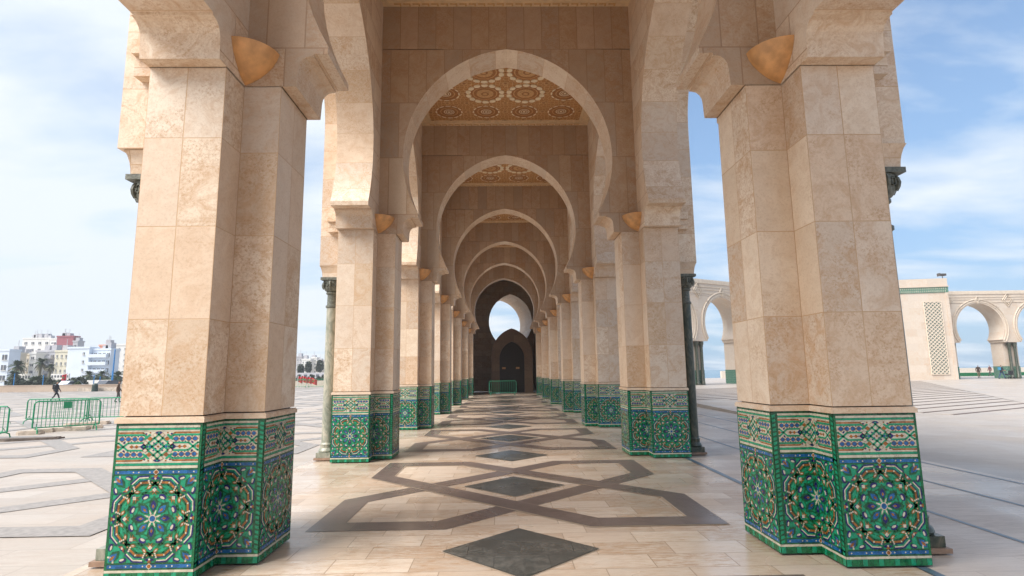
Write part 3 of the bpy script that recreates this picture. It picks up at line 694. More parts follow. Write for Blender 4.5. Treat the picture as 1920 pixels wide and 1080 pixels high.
for ii in range(5):
    for s in (-1, 1): b.box(cx + s * .6 - .4, cx + s * .6 + .4, 55.94, 55.99, .3 + ii * .8, .95 + ii * .8, 0)
dr = b.build('door', M['dark_door'], dw_)
for s in (-1, 1):
    b = MB(); b.box(cx - .12 + s * .68 - .17, cx - .12 + s * .68 + .17, 55.88, 55.93, 2.30, 2.48, 0); b.build('plate', M['brass'], dr)

# ------------------------------------------------------------------ crowd barriers
def barrier(L=2.9, h=1.2, mat=None, sign=False, n=16):
    mat = mat or M['green_paint']
    t = empty('crowd_barrier'); b = MB(); r = .12; z0 = .22
    pts = [(0, 0, z0), (0, 0, h - r)] + [(r - r * math.cos(a), 0, h - r + r * math.sin(a)) for a in (.4, .8, 1.2, 1.57)] + [(L - r + r * math.sin(a), 0, h - r + r * math.cos(a)) for a in (0, .4, .8, 1.2, 1.57)] + [(L, 0, z0)]
    b.tube(pts, .026, 8); b.tube([(0, 0, z0), (L, 0, z0)], .022, 8); b.build('frame', mat, t)
    b = MB()
    for i in range(1, n): b.tube([(L * i / n, 0, z0), (L * i / n, 0, h - .01)], .011, 6)
    tag(b.build('bars', mat, t))
    for x in (.12, L - .12):
        b = MB(); b.tube([(x, -.32, .02), (x, -.27, .14), (x, -.08, .20), (x, .08, .20), (x, .27, .14), (x, .32, .02)], .022, 8); b.tube([(x, -.12, .20), (x, 0, .34), (x, .12, .20)], .016, 6); b.build('foot', mat, t)
    for z in (.55, .95): b = MB(); b.tube([(L + .02, 0, z), (L + .08, 0, z), (L + .08, 0, z - .07)], .012, 6); b.build('hook', mat, t)
    if sign: b = MB(); b.box(L * .42, L * .55, -.045, -.03, .88, 1.12, 0); b.build('sign_plate', mat, t)
    return t
def place(o, x0, y0, x1, y1): o.location = (x0, y0, -.02); o.rotation_euler.z = math.atan2(y1 - y0, x1 - x0)
G = 'green crowd barriers'
o = barrier(2.0, 1.16, None, True); place(o, -17.35, 21.3, -15.95, 22.7); tag(o, 'green crowd barrier with a small sign plate, on the plaza beside the left pier', 'barrier', G)
o = barrier(2.6, 1.08); place(o, -21.45, 26.0, -18.9, 26.2); tag(o, 'green crowd barrier just behind the one with the sign plate', 'barrier', G)
o = barrier(2.6, 1.08); place(o, -19.15, 26.5, -16.6, 26.9); tag(o, 'green crowd barrier running behind the near left pier', 'barrier', G)
o = barrier(2.4, 1.07); place(o, -19.4, 19.7, -17.0, 19.85); tag(o, 'green crowd barrier cut by the left edge of the photo', 'barrier', G)
o = barrier(2.4, 1.05, M['dark_paint']); place(o, -24.2, 24.6, -21.75, 24.6); tag(o, 'dark green crowd barrier end at the left photo edge, behind another', 'barrier', G)
o = barrier(2.35, 1.25, simple('light_green_enamel', (.02, .20, .11), .35), n=12); place(o, -1.38, 50.2, .95, 50.3); tag(o, 'green crowd barrier closing the far end of the gallery before the door', 'barrier', G)

# loose stone blocks under the barriers
def rock(name, x, y, lx, ly, h, rz, mat, label):
    b = MB(); n = 9; pt = []
    for k in range(n):
        a = 2 * math.pi * k / n; r = random.uniform(.85, 1.08); e = max(abs(math.cos(a)), abs(math.sin(a))); pt.append((lx / 2 * math.cos(a) / e * r, ly / 2 * math.sin(a) / e * r))
    b.prism(pt, 0, h * .7); b.prism([(u * .9, v * .86) for u, v in pt], h * .7, h); o = b.build(name, mat); o.location = (x, y, -.03); o.rotation_euler.z = rz
    return tag(o, label, 'stone block', 'loose stone blocks by the barriers')
pale = simple('pale_rough_stone', (.50, .42, .34), .9, .3, 4, bump=.6); darkst = simple('dark_wet_stone', (.14, .11, .09), .9, .3, 6, bump=.4)
for i, (px, py, l, mt, lb) in enumerate(((85, 812, 1.9, darkst, 'dark flat kerb slab lying under the barrier feet'), (88, 802, .8, pale, 'pale broken kerb stone, leftmost of the row under the barrier'), (108, 799, .75, pale, 'pale broken kerb stone, second from the left under the barrier'), (138, 797, .95, pale, 'long pale kerb stone under the middle of the barrier'),
        (168, 796, .9, pale, 'pale tilted kerb stone right of the middle one'), (197, 793, .8, pale, 'pale kerb stone near the left pier'), (178, 788, 1.1, pale, 'white rubble stone behind the barrier rail'), (208, 786, .9, pale, 'yellowish rubble stone against the pier edge'))):
    y = 2.0 * FP / (py - 703.0); x = (px - 950) / FP * y
    rock('kerb_stone', x, y, l, .45, .14 if mt is pale else .08, random.uniform(.2, .5), mt, lb)

# ------------------------------------------------------------------ people
def skin_person(name, label, loc, rz, joints, edges, mats, paint):
    me = bpy.data.meshes.new(name); names = list(joints); me.from_pydata([joints[n][0] for n in names], [(names.index(a), names.index(b)) for a, b in edges], [])
    o = bpy.data.objects.new(name, me); COL.objects.link(o)
    md = o.modifiers.new('skin', 'SKIN'); sv = me.skin_vertices[0].data
    for i, n in enumerate(names):
        r = joints[n][1]; sv[i].radius = r if isinstance(r, tuple) else (r, r); sv[i].use_root = (n == 'pelvis')
    sb = o.modifiers.new('sub', 'SUBSURF'); sb.levels = sb.render_levels = 2
    dg = bpy.context.evaluated_depsgraph_get(); dg.update(); m2 = bpy.data.meshes.new_from_object(o.evaluated_get(dg)); o.modifiers.clear(); o.data = m2
    m2.materials.clear()
    for m in mats: m2.materials.append(m)
    for p in m2.polygons: p.material_index = paint(p.center); p.use_smooth = True
    o.location = loc; o.rotation_euler.z = rz; tag(o, label, 'person')
    return o
SK = simple('skin', (.42, .23, .15), .6); BK = simple('black_cloth', (.02, .02, .025), .8, .2, 12); BR = simple('brown_jacket', (.10, .06, .04), .85, .2, 9); TAN = simple('tan_trousers', (.30, .22, .14), .85); RD = simple('red_brown_coat', (.17, .07, .06), .85); JN = simple('blue_jeans', (.03, .06, .13), .85, .2, 12); HAIR = simple('dark_hair', (.015, .012, .01), .7); GRY = simple('grey_trousers', (.08, .07, .065), .85); BLU = simple('blue_pack', (.05, .25, .42), .7)
def walker(name_label, loc, rz, jacket, trousers, step=.28, arms=.15, h=1.72, reach=0):
    s = h / 1.75
    J = {'pelvis': ((0, 0, .95), (.15, .11)), 'waist': ((0, 0, 1.1), (.145, .105)), 'chest': ((0, .01, 1.33), (.17, .12)), 'neckb': ((0, 0, 1.47), (.075, .075)), 'neck': ((0, .01, 1.54), (.052, .055)), 'head': ((0, .02, 1.63), (.082, .10)), 'top': ((0, .01, 1.71), (.06, .075)),
         'nose': ((0, .10, 1.63), (.015, .02))}
    E_ = [('pelvis', 'waist'), ('waist', 'chest'), ('chest', 'neckb'), ('neckb', 'neck'), ('neck', 'head'), ('head', 'top'), ('head', 'nose')]
    for sd, sx in (('l', -1), ('r', 1)):
        st = step * sx; am = -arms * sx
        J.update({'hip' + sd: ((sx * .09, 0, .90), (.10, .10)), 'knee' + sd: ((sx * .095, st * .55 + .04, .49), (.065, .068)), 'ank' + sd: ((sx * .095, st - (.06 if sx < 0 else 0), .10 if sx > 0 else .14), (.045, .045)), 'heel' + sd: ((sx * .095, st - .02 - (.06 if sx < 0 else 0), .045), (.04, .04)), 'toe' + sd: ((sx * .10, st + .17 - (.06 if sx < 0 else 0), .035), (.042, .03)),
                  'sh' + sd: ((sx * .19, 0, 1.42), (.068, .068)), 'elb' + sd: ((sx * .245, am * .5 - .02 + reach * .15, 1.14), (.052, .052)), 'wr' + sd: ((sx * .235, am + .05 + reach * .35, .92 + reach * .12), (.036, .036)), 'hand' + sd: ((sx * .23, am + .08 + reach * .42, .82 + reach * .2), (.032, .045)), 'fin' + sd: ((sx * .225, am + .10 + reach * .45, .755 + reach * .2), (.018, .03))})
        E_ += [('pelvis', 'hip' + sd), ('hip' + sd, 'knee' + sd), ('knee' + sd, 'ank' + sd), ('ank' + sd, 'heel' + sd), ('heel' + sd, 'toe' + sd), ('chest', 'sh' + sd), ('sh' + sd, 'elb' + sd), ('elb' + sd, 'wr' + sd), ('wr' + sd, 'hand' + sd), ('hand' + sd, 'fin' + sd)]
    def paint(c):
        x, y, z = c
        if z > 1.66 or (z > 1.58 and y < -.02): return 3
        if z > 1.51: return 2
        if abs(x) > .17 and z < .90 + reach * .2: return 2
        if z > .90: return 0
        if z < .09: return 4
        return 1
    o = skin_person('person', name_label, loc, rz, J, E_, [jacket, trousers, SK, HAIR, BK], paint)
    o.scale = (s, s, s)
    # skirt of the jacket
    b = MB(); b.lathe((0, 0, 0), [(.0, 1.12), (.150, 1.12), (.178, .95), (.185, .84), (.16, .835)], 14, 0); me = b.mesh('jacket_hem', [jacket])
    for v in me.vertices: v.co.y *= .78
    link('jacket_hem', me, o)
    return o
p = walker('person in black hooded jacket walking across the left plaza behind the barriers', (-38.9, 50.2, -.02), rad(-75), BK, BK, .34)
b = MB(); b.box(-.15, .15, -.27, -.13, 1.05, 1.45, 0); pk = b.build('backpack', BK, None); pk.parent = p
p = walker('person in brown jacket standing half hidden by the near left pier', (-31.6, 47.2, -.02), rad(-60), BR, GRY, .12)
p = walker('person in dark clothes far off between the two nearest left piers', (-31.6, 86.5 * 1.0 - 3, -.02), rad(-20), BK, JN, .3)
x, z = at(1836, 707, 78); p = walker('person in brown jacket and tan trousers standing under the far arch', (x, 78, TZ), rad(150), BR, TAN, .08, h=1.75)
x, z = at(1857, 701, 90); p = walker('person in red brown coat walking beyond the far arch', (x, 90, TZ), rad(20), RD, GRY, .25, h=1.75)
x, z = at(1879, 708, 70.2); p = walker('person in dark jacket with blue pack pushing a stroller by the far columns', (x, 70.2, TZ), rad(-90), BK, JN, .3, reach=1.0)
b = MB(); b.box(-.16, .16, -.28, -.12, 1.1, 1.48, 0); pk = b.build('backpack', BLU, None); pk.parent = p
st = empty('stroller', (x + .95, 70.2, TZ), math.pi); tag(st, 'small black stroller pushed along under the far columns', 'stroller')
b = MB(); b.prism([(-.35, -.22), (.35, -.22), (.35, .22), (-.35, .22)], .45, .62); b.prism([(-.35, -.22), (-.1, -.22), (-.1, .22), (-.35, .22)], .62, 1.0); b.build('seat', BK, st)
b = MB()
for s in (-.2, .2): b.tube([(-.55, s, 1.05), (-.1, s, .55), (.35, s, .12)], .018, 6); b.tube([(.2, s, .5), (-.35, s, .12)], .018, 6)
b.tube([(-.55, -.2, 1.05), (-.55, .2, 1.05)], .02, 6); b.build('frame', BK, st)
for xx in (-.35, .35):
    for s in (-.22, .22): b = MB(); b.tube([(xx, s - .02, .12), (xx, s + .02, .12)], .12, 14); b.build('wheel', BK, st)

# ------------------------------------------------------------------ far arcade on the right
FARTILE = carved('faded_green_tilework', (.05, .16, .11), (.22, .32, .24), 5.0)
def far_arcade(org, d, nb, bw, label, th=1.8, i0=0):
    t = empty('far_arcade', (org[0], org[1], TZ), math.atan2(d[1], d[0])); tag(t, label, 'arcade')
    prof = arch_profile(bw / 2 - 1.05, 0, 7.0, .35, 2.95 * bw / 7.4 * .93, 18)
    k_ = (bw / 2 - 1.05)
    prof = [(k_ + .1, 0), (k_ + .1, 4.6)] + [(k_ - .08, 4.62), (k_ - .1, 4.8), (k_ - .28, 4.95)]
    r = k_ + .22; a = .12; r2 = r + a - .05; zc = 6.55; a0 = -math.asin((zc - 5.0) / r2); a1 = math.acos(a / r2)
    for i in range(19): q = a0 + (a1 - a0) * i / 18; prof.append((max(0, -a + r2 * math.cos(q)), zc + r2 * math.sin(q)))
    prof[-1] = (0, prof[-1][1])
    w = MB(); HT = 11.2
    for i in range(i0, i0 + nb):
        c = (i + .5) * bw; arch_wall(w, prof, c, bw / 2, 0, HT, .003, th, 'x', mats=(0, 0)); arch_wall(w, prof[1:], c, bw / 2, 4.6, HT, -.6, 0, 'x', mats=(0, 0))
        for s in (-1, 1): ua, ub = sorted((c + s * (k_ + .1), c + s * bw / 2)); w.poly([(ua, -.6, 4.6), (ub, -.6, 4.6), (ub, 0, 4.6), (ua, 0, 4.6)], 0)
        # raised arch mouldings
        for dr, yo in ((.22, -.05), (.50, -.08)):
            pr = [(x + dr * (1 if j > 1 else 1), z + (dr * .95 if j == len(prof) - 1 else 0)) for j, (x, z) in enumerate(prof)][4:]
            pr2 = []
            for j, q in enumerate(range(19)):
                an = a0 + (a1 - a0) * j / 18; pr2.append((max(0, -a + (r2 + dr) * math.cos(an)), zc + (r2 + dr) * math.sin(an)))
            for s in (-1, 1): w.tube([(c + s * x, yo + .03 - .6, z) for x, z in pr2], .07, 5, 1)
    x0, x1 = i0 * bw, (i0 + nb) * bw
    w.box(x0, x1, -.68, -.603, HT - .35, HT, 1)
    for z in (HT - .75, HT - 1.05, HT - 1.45): w.box(x0, x1, -.66, -.603, z, z + .1, 1)
    for i in range(i0, i0 + nb + 1):
        for dx, R0 in ((0, .85), (bw / 2, .45)):
            xx = i * bw + dx
            if xx > x1 + .1: continue
            zc_ = HT - 1.15
            for rr in (R0, R0 * .62):
                pp = dia(xx, zc_, rr * .8, rr); w.tube([(u, -.65, v) for u, v in pp + [pp[0]]], .06, 5, 1)
    w.box(x0, x1, -.6, th, HT + .003, HT + .1, 1)
    w.build('wall', [M['far'], M['farband']], t)
    for i in range(i0, i0 + nb + 1):
        b = MB(); b.box(i * bw - (bw / 2 - k_) + .08, i * bw + (bw / 2 - k_) - .08, -.03, th + .03, 0, 1.55, 0); b.build('tile_dado', FARTILE, t)
        for s in (-1, 1):
            cb = MB(); xx = i * bw + s * .36; cb.lathe((xx, -.30, 0), [(.24, 0), (.24, .2), (.17, .3), (.16, 4.0), (.22, 4.05), (.20, 4.15), (.27, 4.3), (.27, 4.55)], 14, 0); cb.build('column', M['marble_dark'], t)
    return t
far_arcade((20.5, 60.0), (.877, .48), 5, 7.4, 'pale stone arcade across the right plaza, seen between the two nearest right piers', i0=-1)
far_arcade((57.6, 72.3), (1, -.03), 4, 7.8, 'pale stone arcade right of the lattice tower, at the right edge of the photo', i0=0)
# tower
t = empty('gate_tower', (0, 0, TZ)); tag(t, 'square stone gate tower with a green lattice panel and tile band', 'tower')
A0, A1 = Vector((45.5, 71.6)), Vector((56.2, 69.6)); dd = (A1 - A0).normalized(); nn = Vector((dd.y, -dd.x)); Lt = (A1 - A0).length
def tw(b, u0, u1, f0, f1, z0, z1, m=0):
    pts = [A0 + dd * u0 + nn * f1, A0 + dd * u1 + nn * f1, A0 + dd * u1 + nn * f0, A0 + dd * u0 + nn * f0]; b.prism([(p.x, p.y) for p in pts], z0, z1, m)
b = MB(); tw(b, 0, Lt, -8, 0, 0, 10.9); tw(b, 0, .3, .003, .12, .0, 10.9); tw(b, Lt - .35, Lt - .003, .003, .06, 0, 10.9); b.build('body', M['far'], t)
b = MB(); tw(b, -.05, Lt + .05, -8.05, .08, 10.902, 11.6); tb = b.build('tile_band', FARTILE, t)
b = MB(); n = 45
for i in range(n):
    u = .1 + i * (Lt - .2) / n
    for z, h_ in ((10.98, .2), (11.3, .2)): tw(b, u + (.0 if z < 11.1 else .07), u + .06 + (.0 if z < 11.1 else .07), .081, .09, z, z + h_)
b.build('band_pattern', M['farband'], tb)
b = MB(); tw(b, -.12, Lt + .12, -8.1, .16, 11.603, 11.72); tw(b, -.04, Lt + .04, -8.04, .06, 11.723, 12.7); b.build('parapet', M['far'], t)
u0, u1, z0, z1 = Lt - 2.95, Lt - .95, .65, 9.75
b = MB(); tw(b, u0, u1, .003, .03, z0, z1); lp = b.build('lattice_back', glaze('lattice_blue_green', (.22, .26, .22), .5), t)
b = MB(); w_ = u1 - u0
def lat(u, z, u2, z2, wd=.065):
    p = A0 + dd * u + nn * .06; q = A0 + dd * u2 + nn * .06; b.tube([(p.x, p.y, z), (q.x, q.y, z2)], wd, 4, 0)
st_ = .46; k = -int(w_ / st_) - 1
while k * st_ < (z1 - z0):
    a, c = k * st_, k * st_ + w_
    ua, za = (0, a) if a >= 0 else (-a, 0); ub, zb = (w_, c) if c <= z1 - z0 else (w_ - (c - (z1 - z0)), z1 - z0)
    if ub > ua: lat(u0 + ua, z0 + za, u0 + ub, z0 + zb); lat(u1 - ua, z0 + za, u1 - ub, z0 + zb)
    k += 1
lat(u0, z0, u0, z1); lat(u1, z0, u1, z1); lat(u0, z0, u1, z0); lat(u0, z1, u1, z1)
b.build('lattice_grille', M['farband'], t)
fl = empty('floodlight', (A1.x - .2, A1.y + .3, TZ + 12.7)); tag(fl, 'small grey floodlight on the corner of the tower roof', 'floodlight')
b = MB(); b.tube([(0, 0, 0), (0, 0, .35)], .04, 6); b.build('stand', GRY, fl); b = MB(); b.box(-.45, .35, -.25, .2, .35, .62); b.box(-.5, -.45, -.3, .25, .3, .68); b.build('housing', GRY, fl)
b = MB(); 
for x0_ in range(14): b.box(40 + x0_ * 8, 40 + x0_ * 8 + 7.97, 104, 104.6, TZ, TZ + 1.3); 
tag(b.build('sea_wall', simple('white_parapet', (.62, .56, .48), .7)), 'low pale sea wall behind the far arcade', 'wall')
b = MB(); b.box(62, 110, 92, 92.5, TZ - .1, TZ + .55, 0); tag(b.build('planter_edge', TILE[MG]), 'low green tiled edging seen through the far right arch', 'edging')
b = MB(); b.box(-.28, .28, -.28, .28, 0, 1.15, 0); b.box(-.32, .32, -.32, .32, 1.153, 1.3, 0); o = b.build('litter_bin', simple('teal_plastic', (.01, .14, .11), .5)); o.location = (57.0, 71.0, TZ); tag(o, 'green litter bin at the foot of the lattice tower', 'bin')

# ------------------------------------------------------------------ left background: wall, trees, buildings
b = MB(); b.box(-140, -48.5, 86, 86.6, -.03, .86, 0); b.box(-140, -48.5, 85.95, 86.65, .863, .95, 0)
tag(b.build('plaza_wall', slabs('tan_plaza_wall', 2.4, .5, .5, [(.46, .36, .28), (.52, .42, .33)], (.36, .25, .17), (.3, .22, .16), blotamt=.4)), 'low tan stone wall along the far edge of the left plaza', 'wall')
b = MB(); b.box(-62.5, -48.5, 84.6, 85.6, -.03, .5, 0); tag(b.build('stone_ledge', pale), 'low cream stone ledge in front of the plaza wall', 'ledge')
GL = simple('dark_window_glass', (.09, .10, .12), .3, .3, .5)
BW = simple('blue_white_render', (.66, .72, .80), .85, .05, .3); WH = simple('white_render', (.78, .76, .72), .85, .06, .3); BE = simple('beige_render', (.70, .63, .51), .85, .07, .3); YE_ = simple('pale_yellow_render', (.72, .66, .51), .85, .06, .3); MR = simple('dull_crimson_render', (.34, .10, .12), .85, .08, .3); GR = simple('grey_render', (.46, .45, .47), .85, .08, .3); OR = simple('salmon_render', (.70, .33, .24), .85, .06, .3); FRM = simple('pale_window_frame', (.7, .68, .64), .7)
def building(label, px0, px1, ptop, Y, mat, rows=0, cols=0, depth=3.5, z0=0, side=None, win=(.55, .45), skipw=None, balcony=False, roofbits=0):
    x0, zt = at(px0, ptop, Y); x1, _ = at(px1, ptop, Y); t = empty('building', ((x0 + x1) / 2, Y, z0)); tag(t, label, 'building', 'apartment buildings beyond the plaza')
    W = x1 - x0; h = zt - z0; b = MB(); b.box(-W / 2, W / 2, 0, depth, 0, h, 0); b.box(-W / 2 - .15, W / 2 + .15, -.15, depth + .15, h + .003, h + .5, 0)
    b.build('wall', mat, t)
    if rows:
        fh = min(3.1, (h - 1) / rows); fw = W / cols
        for r in range(rows):
            for c in range(cols):
                if skipw and (r, c) in skipw: continue
                xc = -W / 2 + (c + .5) * fw; zc = h - (r + .6) * fh; ww, wh = fw * win[0] / 2, fh * win[1] / 2
                b = MB(); b.box(xc - ww, xc + ww, -.05, -.002, zc - wh, zc + wh, 0)
                b.box(xc - ww - .1, xc + ww + .1, -.2, -.052, zc - wh - .14, zc - wh, 1); b.box(xc - .05, xc + .05, -.09, -.052, zc - wh, zc + wh, 1)
                b.build('window', [GL, FRM], t)
            if balcony: b = MB(); b.box(-W / 2 + .4, W / 2 - .4, -1.1, -.003, h - (r + 1) * fh + .1, h - (r + 1) * fh + 1.0, 0); b.build('balcony', mat, t)
    for i in range(roofbits):
        xc = random.uniform(-W / 2 + 1, W / 2 - 1); b = MB(); hh = random.uniform(.8, 1.8); b.box(xc - .8, xc + .6, 1, 3, h + .5, h + .5 + hh); b.tube([(xc, 1.5, h + .5 + hh), (xc, 1.5, h + 2.2 + hh)], .07, 5); b.build('roof_tank', GR, t)
    return t
building('pale blue apartment block with wide shuttered windows at the left photo edge', -60, 18, 659, 150, BW, 3, 5, win=(.6, .5), roofbits=3)
building('small beige block right behind the blue one at the left edge', 18, 30, 664, 155, BE, 3, 1, roofbits=1)
building('cream block with small windows behind the first palm', 30, 57, 666, 160, BE, 3, 3, win=(.3, .4), roofbits=1)
building('narrow white block with dark windows between cream and grey blocks', 56, 68, 664, 158, WH, 4, 1, win=(.45, .4))
building('tall white apartment block with small windows, highest on the left', 43, 95, 636, 230, WH, 6, 4, win=(.4, .35), roofbits=5, depth=5)
building('white balcony wing joining the tall white block to the crimson one', 95, 108, 637, 229, WH, 6, 1, win=(.7, .4), balcony=True)
building('dull crimson block rising behind the yellow building', 107, 138, 632, 225, MR, 0, 0, roofbits=3)
building('grey stair tower stuck to the side of the crimson block', 137, 146, 641, 224, GR, 4, 1, win=(.5, .4), roofbits=1)
building('low grey building with balconies behind the tall palm', 68, 104, 660, 162, GR, 4, 4, win=(.5, .4), balcony=True, roofbits=2)
building('pale yellow building next to the big blue white block', 104, 129, 660, 160, YE_, 4, 3, win=(.35, .38), roofbits=1)
building('plain gable side of the big blue white block with four small windows', 128, 168, 654, 150, BW, 4, 2, win=(.18, .28), skipw={(r, 0) for r in range(4)})
building('street front of the big blue white block with long balconies', 168, 208, 657, 151, BW, 4, 5, win=(.6, .5), balcony=True, roofbits=2)
building('salmon rooftop house behind the big blue white block', 186, 205, 649, 190, OR, 0, 0, roofbits=1)
building('grey block between the salmon roof and the white tower block', 204, 215, 652, 188, GR, 5, 1, win=(.5, .4))
building('white tower block half hidden by the near left pier', 208, 262, 648, 180, WH, 6, 5, win=(.22, .3))
for i, (a, c_, tp, Y, mt, rw, cl, lb) in enumerate(((556, 566, 670, 240, GR, 4, 2, 'grey far block close to the near left pier edge'), (566, 582, 675, 235, WH, 4, 3, 'white far block in the gap between the two left piers'), (582, 594, 672, 238, WH, 5, 2, 'tall pale far block in the gap between the two left piers'), (594, 604, 679, 232, BE, 3, 2, 'sand coloured far block in the gap between the left piers'), (603, 660, 677, 240, simple('pinkish_render', (.55, .42, .36), .85), 4, 6, 'pinkish far block beside the pale marble column'))):
    building(lb, a, c_, tp, Y, mt, rw, cl, win=(.4, .4), roofbits=1)
def lowwall(label, px0, px1, p0, p1, Y, mat, name='garden_wall', cat='wall', openings=0):
    x0, z1 = at(px0, p0, Y); x1, z0 = at(px1, p1, Y); t = empty(name, (x0, Y, 0)); b = MB(); b.box(0, x1 - x0, 0, .4, z0, z1); b.build('panel', mat, t)
    for i in range(openings): b = MB(); w = (x1 - x0) / openings; b.box(w * (i + .25), w * (i + .75), -.06, -.002, z0 + (z1 - z0) * .4, z0 + (z1 - z0) * .75, 0); b.build('opening', GL, t)
    tag(t, label, cat)
lowwall('white panel fence behind the hedge left of the big palm bush', 31, 56, 701, 716, 120, WH, openings=5)
lowwall('white arcaded wall in front of the yellow building', 90, 128, 701, 712, 125, WH, openings=7)
lowwall('pale low garden wall right of the dark hedge', 152, 208, 713, 724, 105, WH)
lowwall('long blue grey low building behind the red flags', 556, 612, 699, 712, 170, GR, name='low_building', cat='building', openings=5)
# foliage
def leafmat(name, c): return simple(name, c, .7, .45, 1.3)
LG, LD, LP_ = leafmat('palm_green', (.055, .085, .035)), leafmat('dark_hedge_green', (.04, .055, .03)), leafmat('dry_palm_grey', (.16, .15, .10))
def palm(label, px, ptop, Y, hcrown, kind='fan', base=720):
    x, zt = at(px, ptop, Y); t = empty('palm_tree', (x, Y, 0)); tag(t, label, 'palm tree', 'palm trees beyond the plaza'); zc = zt - hcrown * .45
    if zc > 1.2:
        b = MB(); lean = random.uniform(-.4, .4); b.tube([(lean, 0, 0), (lean * .5, 0, zc * .5), (0, 0, zc)], [.32, .24, .22], 8); b.build('trunk', LP_, t)
    b = MB()
    n = 46
    for i in range(n):
        a = random.uniform(0, 2 * math.pi); el = random.uniform(-.9 if kind != 'bush' else 0, 1.35); R = hcrown * random.uniform(.42, .60); d = Vector((math.cos(a) * math.cos(el), math.sin(a) * math.cos(el), math.sin(el)))
        c0 = Vector((0, 0, max(zc, .4))); side = d.cross(Vector((0, 0, 1))).normalized(); prev = c0; mt = 0 if el > -.2 else 1
        for s in range(1, 5):
            f = s / 4; p = c0 + d * R * f - Vector((0, 0, 1)) * R * .42 * f * f; w = .16 * R * math.sin(math.pi * min(.95, f * .8 + .15)); w0 = .16 * R * math.sin(math.pi * ((f - .25) * .8 + .15))
            b.poly([prev - side * w0, prev + side * w0 * .2, p + side * w * .2, p - side * w], mt); b.poly([prev + side * w0 * .2, prev + side * w0, p + side * w, p + side * w * .2], mt); prev = p
            for q in (-1, 1): b.poly([p, p + side * q * w * 2.3 + d * .2 * R * .4 - Vector((0, 0, .12 * R)), p + d * .06 * R], mt)
    b.build('crown', [LG, LP_], t); return t
palm('shaggy fan palm before the cream block, leftmost tall one', 35, 671, 118, 2.6 * 1.4)
palm('shaggy tall fan palm before the grey balconied building', 79, 667, 118, 2.4 * 1.3)
palm('small thin fan palm before the pale yellow building', 96, 679, 116, 1.7 * 1.2)
palm('dark feathery palm under the leftmost tall fan palm', 28, 690, 112, 3.4)
palm('big low feathery palm bush behind the hedge', 69, 697, 108, 4.6, 'bush')
palm('fan palm before the blue white block, left of its pair', 167, 691, 118, 2.6)
palm('fan palm before the long balconies, right of its pair', 192, 690, 118, 2.8)
palm('fan palm beside the tall blue masts', 222, 691, 116, 3.0)
def bush(name, label, x0, x1, y0, y1, h, mat, n, cat='hedge', kind=None):
    b = MB()
    for i in range(n):
        u = random.random(); x = x0 + (x1 - x0) * u; y = random.uniform(y0, y1); hh = h * (.72 + .28 * math.sin(u * 23) * math.sin(u * 7 + 1)); z = hh * random.random() ** .6
        r = random.uniform(.12, .34); a = Vector((random.gauss(0, 1), random.gauss(0, 1), random.gauss(0, 1))).normalized(); c = a.orthogonal().normalized(); d = a.cross(c); p = Vector((x, y, z))
        b.poly([p + c * r, p + d * r * .6, p - c * r, p - d * r * .6], 0)
    b.box(x0 + .2, x1 - .2, (y0 + y1) / 2 - .2, (y0 + y1) / 2 + .2, 0, h * .6, 0)
    return tag(b.build(name, mat), label, cat)
xa, _ = at(18, 715, 100); xb, _ = at(156, 715, 100); bush('hedge', 'long dark clipped hedge behind the left plaza wall', xa, xb, 99, 101.5, 2.1, LD, 3800)
xa, _ = at(150, 700, 112); xb, _ = at(215, 700, 112); bush('shrub_row', 'green shrubs under the paired fan palms', xa, xb, 111, 114, 2.4, LG, 1400, 'shrubs')
xa, _ = at(138, 715, 92); xb, _ = at(148, 715, 92); bush('shrub', 'small round green shrub behind the plaza wall', xa, xb, 91.5, 92.5, 1.5, leafmat('light_shrub', (.09, .13, .04)), 260, 'shrub')
for a, c_, h_, lb in ((557, 570, 5.5, 'olive tree clump left in the gap between the left piers'), (572, 584, 6.5, 'dark round tree in the middle of the left gap'), (592, 606, 6.8, 'dark round tree right in the gap, near the marble column')):
    xa, _ = at(a, 700, 190); xb, _ = at(c_, 700, 190); t = empty('far_tree', ((xa + xb) / 2, 190, 0)); tag(t, lb, 'tree', 'trees in the left gap'); b = MB(); b.tube([(0, 0, 0), (0, 0, h_ * .6)], [.3, .18], 7); b.build('trunk', LP_, t); b = MB(); rx = (xb - xa) / 2
    for i in range(500):
        v = Vector((random.gauss(0, 1), random.gauss(0, 1), random.gauss(0, 1))).normalized() * random.uniform(.5, 1); p = Vector((v.x * rx, v.y * rx, h_ * .68 + v.z * h_ * .32)); a_ = Vector((random.gauss(0, 1), random.gauss(0, 1), random.gauss(0, 1))).normalized(); c = a_.orthogonal().normalized() * .42; d = a_.cross(c).normalized() * .3
        b.poly([p + c, p + d, p - c, p - d], 0)
    b.build('crown', LD, t)
xa, _ = at(556, 715, 120); xb, _ = at(614, 715, 120); bush('hedge', 'dark hedge behind the red flags between the left piers', xa, xb, 119, 121, 2.0, LD, 1200)
b = MB(); b.box(-47.5, -24, 100, 100.5, 0, .95, 0); tag(b.build('plaza_wall', M['far']), 'low tan wall section seen in the gap between the left piers', 'wall')
# blue masts
BM = simple('blue_mast_paint', (.02, .20, .50), .5)
for px, p0, lb in ((211, 695, 'short bright blue mast behind the plaza wall'), (216, 655, 'tall bright blue mast beside the white tower block'), (28, 700, 'blue mast left of the white panel fence'), (82, 703, 'blue mast beside the big palm bush'), (177, 703, 'thin blue mast under the paired palms'), (188, 706, 'short thin blue mast by the shrubs')):
    x, z = at(px, p0, 96); b = MB(); b.tube([(0, 0, 0), (0, 0, z)], [.08, .06] if p0 > 690 else [.13, .09], 8); b.lathe((0, 0, 0), [(.25, 0), (.25, .08), (.12, .12)], 8); o = b.build('blue_mast', BM); o.location = (x, 96, 0); tag(o, lb, 'mast', 'blue masts')
